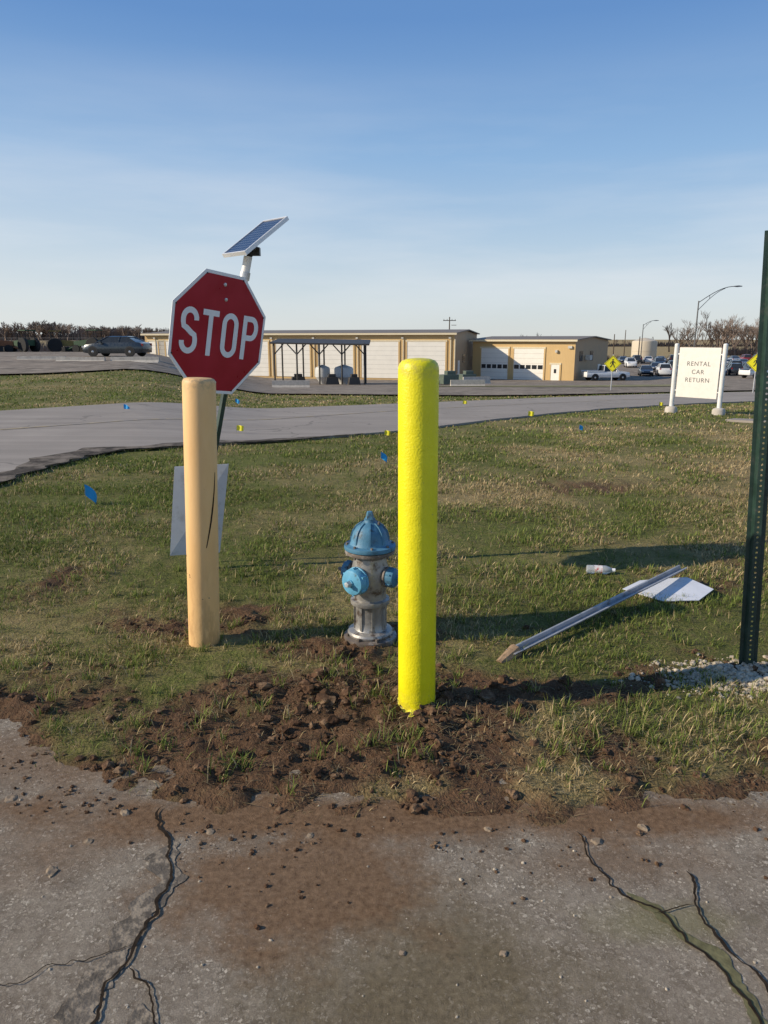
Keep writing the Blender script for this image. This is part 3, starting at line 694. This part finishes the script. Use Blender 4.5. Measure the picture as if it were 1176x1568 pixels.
for i,tx in enumerate(('RENTAL','CAR','RETURN')):
    cu=bpy.data.curves.new('t','FONT');cu.body=tx;cu.size=.17;cu.align_x='CENTER';cu.align_y='CENTER';cu.space_character=1.15;cu.extrude=0
    ob=bpy.data.objects.new('text_line',cu);scene.collection.objects.link(ob)
    dg=bpy.context.evaluated_depsgraph_get();me=bpy.data.meshes.new_from_object(ob.evaluated_get(dg));bpy.data.objects.remove(ob)
    me.materials.clear();me.materials.append(TG)
    o2=bpy.data.objects.new('text_line',me);scene.collection.objects.link(o2);o2.parent=E
    o2.matrix_world=PMx@Matrix.Translation((0,-.019,.24-i*.22))@Matrix.Rotation(R(90),4,'X')

# ------------------------------------------------------------------ pedestrian crossing signs
FLY=M('fluorescent_yellow',(.85,.78,.02),.4,var=.08)
def pedsign(x,y,yaw):
    s=MB();h=2.45;s.cyl((0,0,-.1),(0,0,h),.035,n=8,mi=2)
    k=.55
    def dia(k,y):return[(0,y,1.85+k),(k,y,1.85),(0,y,1.85-k),(-k,y,1.85)]
    s.loft([dia(k,-.045),dia(k,-.040)],0);s.add(dia(k*.93,-.048)+dia(k*.88,-.048),[(i,(i+1)%4,4+(i+1)%4,4+i) for i in range(4)],1)
    Y_=-.050
    s.lathe([(.055,0),(.05,.004)],12,(.0,-.048,2.10),(0,-1,0),1)
    s.ribbon([(0,2.03),(.0,1.86)],.11,Y_,1)
    s.ribbon([(-.02,1.86),(-.06,1.74),(-.15,1.62)],.055,Y_-.001,1);s.ribbon([(.02,1.86),(.08,1.74),(.12,1.6)],.055,Y_-.001,1)
    s.ribbon([(-.04,2.0),(-.13,1.93),(-.15,1.84)],.04,Y_-.001,1);s.ribbon([(.04,2.0),(.12,1.93),(.18,1.88)],.04,Y_-.001,1)
    s.finish('pedestrian_crossing_sign',[FLY,BLK,ALU],matrix=T(x,y,None,yaw))
pedsign(15.3,48.5,R(-12));pedsign(22.6,44,R(-20))

# ------------------------------------------------------------------ buildings
WALL,nt,b=newmat('tan_metal_siding')
co=nd(nt,'ShaderNodeTexCoord').outputs['Object']
wv=nd(nt,'ShaderNodeTexWave',i_Vector=co,i_Scale=1.6,bands_direction='X').outputs['Fac']
c=mix(nt,ramp(nt,noise(nt,co,.4,4,.6),.3,.7),(.60,.40,.17),(.68,.47,.21));c=mix(nt,mth(nt,'MULTIPLY',wv,.2),c,(.36,.25,.12))
nt.links.new(c,b.inputs['Base Color']);b.inputs['Roughness'].default_value=.55
SHD=M('shaded_siding',(.42,.29,.17),.6,var=.15,vs=1);DOOR=M('door_white',(.88,.84,.75),.5,var=.05,vs=1);GLS=M('dark_glass',(.03,.035,.04),.12,var=.2)  # end-wall siding: shade on the tan walls is put into its darker colour
TRM=M('tan_trim',(.74,.64,.44),.5,var=.1);ROOF=M('metal_roof',(.2,.165,.13),.6,var=.15,vs=.5)
SEAM=M('door_seam',(.6,.57,.5),.6)
def building(name,pl,pr,depth,zb,ht,doors,ridge,extra=None):
    a=Vector((pl[0],pl[1],0));c=Vector((pr[0],pr[1],0));L=(c-a).length;d=(c-a).normalized()
    yaw=math.atan2(d.y,d.x)
    Mx=Matrix.Translation((a.x,a.y,zb))@Matrix.Rotation(yaw,4,'Z')
    s=MB()
    rg=ht+ridge
    ring=lambda x:[(x,0,-2),(x,0,ht),(x,depth/2,rg),(x,depth,ht),(x,depth,-2)]
    r0=ring(0);r1=ring(L);vs=r0+r1
    s.add(vs,[(0,5,6,1)],0);s.add(vs,[(3,8,9,4)],0);s.add(vs,[(4,3,2,1,0)],1);s.add(vs,[(5,6,7,8,9)],1)
    t=.12;o=.35
    for s0,s1,z0,z1 in((-o,depth/2,ht+.03-o*ridge/(depth/2),rg+.03),(depth/2,depth+o,rg+.03,ht+.03-o*ridge/(depth/2))):
        s.add([(-o,s0,z0),(L+o,s0,z0),(L+o,s1,z1),(-o,s1,z1),(-o,s0,z0+t),(L+o,s0,z0+t),(L+o,s1,z1+t),(-o,s1,z1+t)],[(3,2,1,0),(4,5,6,7),(0,1,5,4),(1,2,6,5),(2,3,7,6),(3,0,4,7)],2)
    s.box((L/2,-o-.06,ht-.02),(L+2*o,.12,.22),5)
    for (x0,x1,h0,h1,kind) in doors:
        w=x1-x0;zc=(h0+h1)/2
        s.box(((x0+x1)/2,-.03,zc),(w,.06,h1-h0),3)
        for sx in(x0-.1,x1+.1):s.box((sx,-.04,zc),(.2,.1,h1-h0),0)
        s.box(((x0+x1)/2,-.04,h1+.1),(w+.4,.1,.2),5)
        if kind=='roll':
            nn_=int((h1-h0)/.55)
            for k in range(1,nn_):s.box(((x0+x1)/2,-.0635,h0+k*(h1-h0)/nn_),(w,.01,.03),6)
        if kind=='win':
            nn_=5
            for k in range(nn_):s.box((x0+w*(k+.5)/nn_,-.065,h0+(h1-h0)*.46),(w/nn_-.16,.02,.5),4)
            for k in range(1,7):s.box(((x0+x1)/2,-.0635,h0+k*(h1-h0)/7),(w,.01,.03),6)
        if kind=='man':s.box(((x0+x1)/2,-.065,h0+1.5),(.3,.02,.5),4)
    if extra:extra(s,L,depth,ht)
    return s.finish(name,[WALL,SHD,ROOF,DOOR,GLS,TRM,SEAM],matrix=Mx),L
Lb=math.hypot(8.6+33.7,14)
drs=[(.6,3.2,0,4.5,'roll')]
x=Lb-1.1
while x>6: 
    drs.append((x-4.9,x,0,4.5,'roll'));x-=6.05
def ex1(s,L,dp,ht):
    s.box((L+.03,2.5,1.1),(.06,1.0,2.2),3);s.box((L+.03,5.5,2.4),(.06,1.2,1.0),4)
    for k in range(9):
        s.box((L-.55-6.05*k,-.12,ht-.5),(.3,.16,.2),6);s.box((L-.45-6.05*k,-.1,2.4),(.12,.1,4.7),5)
    s.box((L+.06,-.02,2.2),(.12,.16,5.2),5)
building('storage_building',(-33.7,103),(8.6,89),14,-3.1,5.45,drs,.45,ex1)
def ex2(s,L,dp,ht):
    s.box((L+.03,2.2,3.3),(.06,1.1,1.2),4);s.box((L+.03,6.2,3.3),(.06,1.1,1.2),4);s.box((L+.03,9.6,1.1),(.06,1.0,2.1),3);s.box((L+.35,4.2,3.1),(.6,.9,.6),6)
    s.box((L-.6,-.12,4.4),(.5,.2,.3),6);s.box((L-2.3,-.15,3.9),(.3,.25,.3),6)
building('garage_building',(11.7,96),(23.2,88.3),13,-3.65,5.2,[(1.3,5.1,0,4.2,'win'),(5.9,9.9,0,4.2,'win'),(10.9,12.0,0,2.3,'man')],.4,ex2)

s=MB();x0,x1=-11.0,-1.7;yf,ybk=70,76;zr=1.25
DKM=M('dark_steel',(.045,.04,.036),.6)
s.add([(x0,yf,zr),(x1+.3,yf-1,zr-.15),(x1+.3,ybk,zr+.25),(x0,ybk,zr+.35),(x0,yf,zr+.14),(x1+.3,yf-1,zr),(x1+.3,ybk,zr+.4),(x0,ybk,zr+.5)],[(3,2,1,0),(4,5,6,7),(0,1,5,4),(1,2,6,5),(2,3,7,6),(3,0,4,7)],0)
for i in range(5):
    xx=x0+.4+(x1-x0-.6)*i/4
    for yy in(yf+.2,ybk-.3):
        zb_=float(zt(xx,yy));s.cyl((xx,yy,zb_),(xx,yy,zr+.1),.09,n=6,mi=0)
    for sg in(-1,1):
        if 0<=i+sg<=4:s.cyl((xx,yf+.2,zr-1.0),(xx+sg*.9,yf+.2,zr-.02),.06,n=5,mi=0)
s.finish('open_shelter',[DKM])
TANKM=M('pale_tank',(.6,.6,.58),.5,var=.15)
for xx,yy,rr in((-6.2,73,.75),(-4.0,72,.95)):
    s=MB();z0=float(zt(xx,yy));s.lathe([(rr*.4,-.3),(rr*.5,.3),(rr,.8),(rr,1.6),(rr*.9,1.75),(rr*.3,1.95),(rr*.15,2.0)],20,(0,0,0),(0,0,1),0)
    s.cyl((rr,0,.6),(rr+.5,0,-.2),.05,n=6,mi=0);s.finish('storage_tank',[TANKM],matrix=T(xx,yy,z0))
for xx,yy,w in((-5.1,70.5,1.4),(-2.9,69.5,1.2),(-8.8,74,1.6)):
    s=MB();s.box((0,0,.4),(w,1.0,.8),0,taper=.8);s.box((0,0,.95),(w*.5,.7,.3),0);s.finish('equipment_crate',[DKM],matrix=T(xx,yy,None,.2),bevel=.04)

def barrier(x,y,yaw,L=3,h=1.):
    s=MB();pr_=[(-.3,0),(.3,0),(.28,.1*h),(.12,.32*h),(.09,.8*h),(-.09,.8*h),(-.12,.32*h),(-.28,.1*h)]
    s.loft([[(-L/2,a,b) for a,b in pr_],[(L/2,a,b) for a,b in pr_]],0)
    s.finish('concrete_barrier',[CON],matrix=T(x,y,None,yaw))
for (a,b_,c,hh_) in((-19.0,45.5,.03,.4),(-15.7,45.8,.05,.45),(-12.6,46.2,.02,.5),(-25.0,44,.1,.7),(-22.4,47.5,.1,.35),(-7.5,58,.1,.8),(5.5,75,.2,1),(9.5,74,.3,1),(7.2,62,.1,.8)):barrier(a,b_,c,3,hh_)
GBX=M('green_box',(.1,.13,.1),.6)
for (a,b_) in((3.2,75),(6.3,70),(9,78)):
    s=MB();s.box((0,0,.6),(1.6,1.2,.9),0);s.box((.1,0,1.2),(.9,.8,.4),0);s.box((-.5,0,.1),(.3,1.1,.3),1);s.box((.5,0,.1),(.3,1.1,.3),1);s.finish('utility_box',[GBX,BLK],matrix=T(a,b_,None,.3),bevel=.03)

# ------------------------------------------------------------------ vehicles
TY=M('tyre',(.02,.02,.02),.85);RIM=M('rim',(.45,.46,.48),.3,metal=.8);LMP=M('lamp_lens',(.6,.6,.6),.15);RDL=M('tail_lens',(.3,.01,.01),.2)
def wheels(s,xs_,hw,r,ti,ri):
    for x in xs_:
        for sg in(-1,1):
            y0=sg*(hw-.2)
            s.lathe([(r*.6,0),(r*.93,.0),(r,.04),(r,.17),(r*.93,.215),(r*.62,.215)],22,(x,y0,r),(0,sg,0),ti)
            s.lathe([(r*.6,.19),(r*.5,.2),(r*.2,.222),(r*.1,.23)],14,(x,y0,r),(0,sg,0),ri)
            s.lathe([(r*1.16,0),(r*1.16,.02)],22,(x,sg*(hw-.012),r+.02),(0,sg,0),5)
def carmesh(kind,paint):
    s=MB()
    def ring(x,zb_,zt_,hw):return[(x,-hw*.94,zb_),(x,-hw,zb_+.15),(x,-hw,zt_-.2),(x,-hw*.9,zt_),(x,hw*.9,zt_),(x,hw,zt_-.2),(x,hw,zb_+.15),(x,hw*.94,zb_)]
    if kind in('sedan','suv'):
        u=0 if kind=='sedan' else .18;rf=1.43 if kind=='sedan' else 1.72
        S=[(-2.33,.4,.72+u,.72),(-2.27,.28,.92+u,.82),(-2.0,.24,1.0+u,.89),(-1.3,.22,1.0+u,.91),(.8,.22,.97+u,.91),(1.4,.22,.92+u,.9),(1.95,.24,.82+u,.87),(2.25,.28,.7+u,.78),(2.33,.36,.55+u,.66)]
        s.loft([ring(*q) for q in S],0,True)
        tb=-1.95 if kind=='sedan' else -2.2;tr=-1.1 if kind=='sedan' else -1.85
        zb_=.95+u
        bt=[(tb,-.8,zb_),(1.2,-.8,zb_-.04),(1.2,.8,zb_-.04),(tb,.8,zb_)]
        tp=[(tr,-.60,rf-.05),(.32,-.60,rf-.04),(.32,.60,rf-.04),(tr,.60,rf-.05)]
        s.loft([bt,tp],1)
        rr=[(tr-.03,-.62,rf-.05),(.36,-.62,rf-.05),(.36,.62,rf-.05),(tr-.03,.62,rf-.05)];r2=[(tr+.15,-.5,rf),(.1,-.5,rf+.01),(.1,.5,rf+.01),(tr+.15,.5,rf)]
        s.loft([rr,r2],0,True)
        for sg in(-1,1):
            for xa,xb in((tb+.02,tr-.01),((tb+1.2)/2-.15,(tr+.32)/2-.2),(1.22,.35)):
                s.cyl((xa,sg*.81,zb_-.02),(xb,sg*.612,rf-.04),.035,n=5,mi=0)
            s.box((.75,sg*.98,zb_+.05),(.18,.16,.12),0)
        wheels(s,(-1.4,1.42),.91,.33+u*.3,2,3)
    else:
        S=[(-2.85,.5,1.0,.9),(-2.8,.45,1.08,.96),(-.5,.42,1.1,.97),(1.3,.42,1.12,.97),(2.3,.42,1.08,.95),(2.7,.45,1.0,.9),(2.8,.5,.75,.85)]
        s.loft([ring(*q) for q in S],0,True)
        s.box((-1.7,0,1.098),(2.0,1.6,.02),5)
        bt=[(-.62,-.86,1.08),(1.35,-.86,1.08),(1.35,.86,1.08),(-.62,.86,1.08)];tp=[(-.5,-.7,1.8),(.7,-.7,1.8),(.7,.7,1.8),(-.5,.7,1.8)]
        s.loft([bt,tp],1);s.loft([[(-.54,-.73,1.79),(.75,-.73,1.79),(.75,.73,1.79),(-.54,.73,1.79)],[(-.4,-.6,1.87),(.5,-.6,1.87),(.5,.6,1.87),(-.4,.6,1.87)]],0,True)
        for sg in(-1,1):
            for xa,xb in((-.62,-.52),(.3,.15),(1.36,.72)):s.cyl((xa,sg*.865,1.07),(xb,sg*.71,1.8),.05,n=5,mi=0)
            s.box((-1.7,sg*.88,1.17),(2.2,.1,.16),0);s.box((.95,sg*1.05,1.2),(.15,.2,.22),0)
        wheels(s,(-1.75,1.8),.97,.4,2,3)
        u=.25
    for sg in(-1,1):
        xf=2.28 if kind!='pickup' else 2.76
        s.box((xf,sg*.6,.68+(u if kind!='pickup' else .15)),(.08,.32,.14),4);s.box((-xf-.0,sg*.68,.82+(u if kind!='pickup' else .1)),(.08,.2,.2),6)
    me_o=s.finish('tmpcar',[paint,GLS,TY,RIM,LMP,BLK,RDL])
    me=me_o.data;bpy.data.objects.remove(me_o);return me
def paint(n,c,metal=.3):
    m=M(n,c,.28,metal=metal,var=.06);m.node_tree.nodes['Principled BSDF'].inputs['Coat Weight'].default_value=.6;return m
PN={'dark':paint('paint_dark',(.03,.035,.045)),'white':paint('paint_white',(.75,.75,.74),0),'silver':paint('paint_silver',(.4,.41,.43),.6),'black':paint('paint_black',(.012,.012,.014)),'blue':paint('paint_blue',(.02,.05,.14)),'red':paint('paint_red',(.3,.02,.02)),'slate':paint('paint_slate',(.03,.04,.05))}
CM={}
def vehicle(kind,col,x,y,yaw,name):
    if(kind,col) not in CM:CM[(kind,col)]=carmesh(kind,PN[col])
    o=bpy.data.objects.new(name,CM[(kind,col)]);scene.collection.objects.link(o);o.matrix_world=T(x,y,float(zt(x,y))+.09,yaw);return o
vehicle('sedan','slate',-19.4,53,R(172),'parked_car')
vehicle('pickup','white',27.3,89,R(8),'pickup_truck')
vehicle('pickup','white',50.5,97,R(20),'pickup_truck')
cols=['dark','white','silver','black','blue','dark','black','silver','red','dark','white','slate']
kk=0
for row,(yy,xa,xb) in enumerate(((104,36,66),(118,40,78),(134,44,92),(152,50,110))):
    x=xa+random.uniform(0,2)
    while x<xb:
        if random.random()<.88:
            vehicle('suv' if random.random()<.5 else 'sedan',cols[kk%12],x,yy+random.uniform(-.4,.4)+(x-xa)*.15,R(90+random.choice((0,180))+random.uniform(-3,3)-12),'parked_car');kk+=1
        x+=2.75
def tractor(x,y,yaw,c):
    s=MB();s.loft([[(-.2,-.35,.7),(-.2,.35,.7),(-.2,.35,1.4),(-.2,-.35,1.4)],[(1.7,-.3,.7),(1.7,.3,.7),(1.7,.3,1.2),(1.7,-.3,1.2)]],0)
    s.box((-.75,0,1.05),(1.1,.9,.6),0);s.box((-.75,0,2.35),(1.3,1.2,.1),0)
    for sx in(-1.25,-.25):
        for sy in(-.5,.5):s.cyl((sx,sy,1.3),(sx,sy,2.3),.04,n=5,mi=1)
    s.cyl((1.1,0,1.3),(1.1,0,2.0),.04,n=6,mi=1);s.cyl((1.7,-.4,.6),(2.6,-.4,.3),.07,n=6,mi=0);s.cyl((1.7,.4,.6),(2.6,.4,.3),.07,n=6,mi=0);s.box((2.7,0,.35),(.4,1.5,.5),1)
    for sg in(-1,1):
        s.lathe([(.3,0),(.75,0),(.8,.05),(.8,.3),(.75,.35),(.3,.35)],20,(-.9,sg*.5,.8),(0,sg,0),1);s.lathe([(.15,0),(.4,0),(.42,.2),(.15,.2)],16,(1.3,sg*.4,.42),(0,sg,0),1)
    s.finish('tractor',[c,TY],matrix=T(x,y,None,yaw))
OR=M('machine_orange',(.26,.10,.04),.7);GN=M('machine_green',(.03,.075,.035),.7);MY=M('machine_yellow',(.25,.18,.05),.7)
for (x,y,yw,c) in((-41.5,78,.3,OR),(-39.0,79,2.6,GN),(-44.5,82,1,GN),(-36.0,82,.4,MY),(-31.5,78,2.9,GN),(-43,76,0.5,OR)):tractor(x,y,yw,c)
s=MB()
pts=[(-75+i*3.,100) for i in range(15)]
for i,(x,y) in enumerate(pts):
    z=float(zt(x,y));s.cyl((x,y,z-.2),(x,y,z+1.9),.05,n=5)
    if i:
        q=pts[i-1];zq=float(zt(*q))
        for k in(.5,1.,1.5,1.88):s.cyl((q[0],q[1],zq+k),(x,y,z+k),.02,n=3)
s.finish('wire_fence',[M('fence_steel',(.18,.17,.16),.6)])

s=MB();s.lathe([(3,-1),(3,4.2),(2.9,4.5),(1.2,5.1),(.2,5.3)],40,(0,0,0),(0,0,1),0);s.lathe([(3.04,2.0),(3.04,2.12)],40,(0,0,0),(0,0,1),0)
s.cyl((3.1,0,0),(3.1,0,4.6),.08,n=5,mi=0);s.finish('water_tank',[M('tank_beige',(.58,.5,.38),.6,var=.12)],matrix=T(65,182,-3.2))

# ------------------------------------------------------------------ lamps and poles
LST=M('lamp_steel',(.14,.14,.14),.5,metal=.5)
def lamp(x,y,h,arm,yaw,n='street_lamp'):
    s=MB();s.cyl((0,0,-.2),(0,0,h),.12,.07,10,0);s.lathe([(.2,-.2),(.2,.4),(.13,.45)],12,(0,0,0),(0,0,1),0)
    N=10;pp=[(arm*t,0,h-.2+ (arm*.42)*math.sin(t*math.pi/2)) for t in[i/N for i in range(N+1)]]
    for a,b_ in zip(pp[:-1],pp[1:]):s.cyl(a,b_,.045,n=7,mi=0)
    p2=[(arm*.72*t,0,h-1.1+(arm*.42+.78)*math.sin(t*math.pi/2*.8)) for t in[i/N for i in range(N+1)]]
    for a,b_ in zip(p2[:-1],p2[1:]):s.cyl(a,b_,.035,n=7,mi=0)
    s.cyl((arm*.3,0,pp[3][2]),(arm*.3,0,p2[4][2]),.03,n=5)
    e_=pp[-1];s.loft([[(e_[0]-.1,-.1,e_[2]-.05),(e_[0]-.1,.1,e_[2]-.05),(e_[0]-.1,.1,e_[2]+.06),(e_[0]-.1,-.1,e_[2]+.06)],[(e_[0]+.35,-.18,e_[2]-.08),(e_[0]+.35,.18,e_[2]-.08),(e_[0]+.35,.16,e_[2]+.1),(e_[0]+.35,-.16,e_[2]+.1)],[(e_[0]+.85,-.12,e_[2]-.03),(e_[0]+.85,.12,e_[2]-.03),(e_[0]+.85,.1,e_[2]+.06),(e_[0]+.85,-.1,e_[2]+.06)]],0)
    s.finish(n,[LST],matrix=T(x,y,None,yaw))
lamp(38.3,90,9.6,4.6,R(8));lamp(53,150,8,2.2,R(0))
WOOD=M('pole_wood',(.1,.075,.055),.9)
def upole(x,y,h,ca=True):
    s=MB();s.cyl((0,0,-.5),(0,0,h),.16,.1,8,0)
    if ca:
        s.box((0,0,h-.7),(2.6,.12,.14),0)
        for a in(-1.15,-.5,.5,1.15):s.cyl((a,0,h-.63),(a,0,h-.4),.05,n=6,mi=0)
        s.box((.9,0,h-1.6),(1.0,.12,.1),0)
    s.finish('utility_pole',[WOOD],matrix=T(x,y,None,.1))
upole(13.2,148,9.4);upole(52,165,6,False);upole(56,160,5.5,False);upole(66,200,7,False)

# ------------------------------------------------------------------ bare trees
def branches(rng,h,levels=5,spread=.55):
    seg=[]
    def rec(p,d,L,r,lv):
        q=p+d*L;seg.append((p,q,r,r*.68))
        if lv==0:return
        n=rng.choice((2,3,3)) if lv>1 else 4
        for i in range(n):
            a=rng.uniform(0,2*math.pi);t=rng.uniform(.25,1)*spread
            u=d.orthogonal().normalized();w=d.cross(u)
            nd_=(d*math.cos(t)+(u*math.cos(a)+w*math.sin(a))*math.sin(t)+Vector((0,0,.12))).normalized()
            st=p+d*L*rng.uniform(.55,1)
            rec(st,nd_,L*rng.uniform(.6,.85),r*.6,lv-1)
    for k in range(rng.choice((1,2,2))):
        d=Vector((rng.uniform(-.25,.25),rng.uniform(-.25,.25),1)).normalized()
        rec(Vector((rng.uniform(-.4,.4),rng.uniform(-.4,.4),-.5)),d,h*.27,h*.02,levels)
    return seg
def segarr(seg,minr=0.):
    A=np.array([s_[0][:] for s_ in seg]);B=np.array([s_[1][:] for s_ in seg]);r0=np.array([max(s_[2],minr) for s_ in seg]);r1=np.array([max(s_[3],minr*.7) for s_ in seg])
    d=B-A;d/=np.linalg.norm(d,axis=1)[:,None]+1e-9;u=np.cross(d,np.array([.3,.9,.1]));u/=np.linalg.norm(u,axis=1)[:,None];w=np.cross(d,u)
    V=np.empty((len(A),6,3))
    for k in range(3):
        a=2*math.pi*k/3;o=u*math.cos(a)+w*math.sin(a);V[:,k]=A+o*r0[:,None];V[:,3+k]=B+o*r1[:,None]
    Fq=np.array([[0,1,4,3],[1,2,5,4],[2,0,3,5]])
    return V,Fq
BARK=M('bare_branches',(.15,.11,.085),.95,var=.4,vs=.5,spec=.1);BARK2=M('hazed_branches',(.22,.17,.14),.95,var=.35,vs=.05,spec=.1)  # second bark is lighter: distance haze put into the colour
temps=[]
for k in range(6):
    sg=branches(random.Random(k+3),10,5);V,Fq=segarr(sg,.018);temps.append((V.reshape(-1,3),(Fq[None]+(np.arange(len(sg))*6)[:,None,None]).reshape(-1,4)))
def merge(name,places,mat,tt=temps):
    VV=[];FF=[];o=0
    for (x,y,h,sx) in places:
        v,f=tt[random.randrange(len(tt))];a=random.uniform(0,6.28);c,s_=math.cos(a),math.sin(a);k=h/10
        q=np.stack([(v[:,0]*c-v[:,1]*s_)*k*sx+x,(v[:,0]*s_+v[:,1]*c)*k*sx+y,v[:,2]*k+float(zt(x,y))],-1)
        VV.append(q);FF.append(f+o);o+=len(v)
    return fastmesh(name,np.concatenate(VV),np.concatenate(FF),[mat])
for (x,y,h) in((77,190,10.5),(24.5,120,8.5),(82,186,9.5),(72,196,8)):
    merge('bare_tree',[(x,y,h,1.2)],BARK)
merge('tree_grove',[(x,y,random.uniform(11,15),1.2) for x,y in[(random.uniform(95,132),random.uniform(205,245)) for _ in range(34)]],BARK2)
tl=[]
for k in range(4):
    sg=branches(random.Random(k+30),10,4,.6);V,Fq=segarr(sg,.05);tl.append((V.reshape(-1,3),(Fq[None]+(np.arange(len(sg))*6)[:,None,None]).reshape(-1,4)))
pl=[]
for i in range(400):
    x=random.uniform(-420,-130);pl.append((x,430+random.uniform(-15,25)+.05*x,random.uniform(8.5,14)*(.75+.5*float(vn(x*.03,0,7))),1.5))
for i in range(90):
    x=random.uniform(90,420);pl.append((x,345+random.uniform(-10,30),random.uniform(3,6),1.6))
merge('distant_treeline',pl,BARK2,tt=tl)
def brush(name,x0,x1,yy,h0,h1,n,w):
    x=RNG.uniform(x0,x1,n);y=yy+RNG.uniform(-6,6,n);z=zt(x,y)-.3;h=RNG.uniform(h0,h1,n)*(.5+vn(x*.08,y*0,3));lx_=RNG.normal(0,.5,n)
    V=np.stack([np.stack([x-w,y,z],-1),np.stack([x+w,y+w,z],-1),np.stack([x+lx_,y,z+h],-1)],1).reshape(-1,3)
    return fastmesh(name,V,np.arange(3*n).reshape(-1,3),[BARK2])
brush('brush',-430,-120,425,2,6.5,7000,.5);brush('brush',60,430,345,.8,2.5,5000,.4);brush('brush',95,138,210,1,4,1500,.25)
brush('hedgerow',-95,-34,96,.4,1.6,3000,.1)
brush('hedgerow',30,110,172,.4,1.3,2500,.12)
# ------------------------------------------------------------------ world, sun, camera
EL=R(27);sd=Vector((-.985,-.17,0)).normalized()
w=bpy.data.worlds.new('World');scene.world=w;w.use_nodes=True;nt=w.node_tree
for n in list(nt.nodes):nt.nodes.remove(n)
out=nt.nodes.new('ShaderNodeOutputWorld');bg=nt.nodes.new('ShaderNodeBackground');nt.links.new(bg.outputs[0],out.inputs[0])
sky=nt.nodes.new('ShaderNodeTexSky');sky.sky_type='NISHITA';sky.sun_disc=False;sky.sun_elevation=EL;sky.sun_rotation=math.atan2(sd.x,sd.y)
sky.air_density=1.0;sky.dust_density=.5;sky.ozone_density=1.5;sky.altitude=200
co=nd(nt,'ShaderNodeTexCoord').outputs['Generated']
zz=nd(nt,'ShaderNodeSeparateXYZ',i_0=co)
gr_=nd(nt,'ShaderNodeValToRGB',i_0=zz.outputs[2]);e=gr_.color_ramp.elements
e[0].position=0;e[0].color=(.70,.74,.74,1);e[1].position=1;e[1].color=(.06,.15,.36,1)
for p,cc in((.05,(.64,.73,.79,1)),(.12,(.49,.64,.80,1)),(.22,(.29,.49,.77,1)),(.36,(.135,.30,.63,1))):
    q=e.new(p);q.color=cc
g10=nd(nt,'ShaderNodeVectorMath',operation='SCALE',i_0=gr_.outputs[0],i_Scale=10.).outputs[0]
base=mix(nt,.84,sky.outputs[0],g10)
hz=mth(nt,'MULTIPLY',ramp(nt,zz.outputs[0],.1,-.75),ramp(nt,zz.outputs[2],.32,.0))
base=mix(nt,mth(nt,'MULTIPLY',hz,.5),base,(8.7,8.8,8.6))
mp=nd(nt,'ShaderNodeMapping',i_Vector=co,i_Rotation=(0,R(6),R(20)),i_Scale=(1.0,.8,7)).outputs[0]
cn=ramp(nt,noise(nt,mp,1.6,7,.55),.46,.78)
band=mth(nt,'MULTIPLY',ramp(nt,zz.outputs[2],.0,.06),ramp(nt,zz.outputs[2],.33,.12))
cf=mth(nt,'MULTIPLY',mth(nt,'MULTIPLY',cn,band),.5)
col=mix(nt,cf,base,(8.6,8.7,8.9))
nt.links.new(col,bg.inputs[0]);bg.inputs[1].default_value=.1
su=bpy.data.lights.new('sun','SUN');su.energy=5.0;su.angle=R(.5);su.color=(1,.87,.68)
so_=bpy.data.objects.new('sun',su);scene.collection.objects.link(so_)
ld=Vector((-sd.x*math.cos(EL),-sd.y*math.cos(EL),-math.sin(EL)));so_.rotation_euler=ld.to_track_quat('-Z','Y').to_euler()
cam=bpy.data.cameras.new('camera');co_=bpy.data.objects.new('camera',cam);scene.collection.objects.link(co_);scene.camera=co_
cam.sensor_fit='VERTICAL';cam.sensor_height=36;cam.lens=24.96;cam.clip_end=5000;cam.clip_start=.05
co_.location=(0,0,1.65);co_.rotation_euler=(R(90-13.65),0,0)
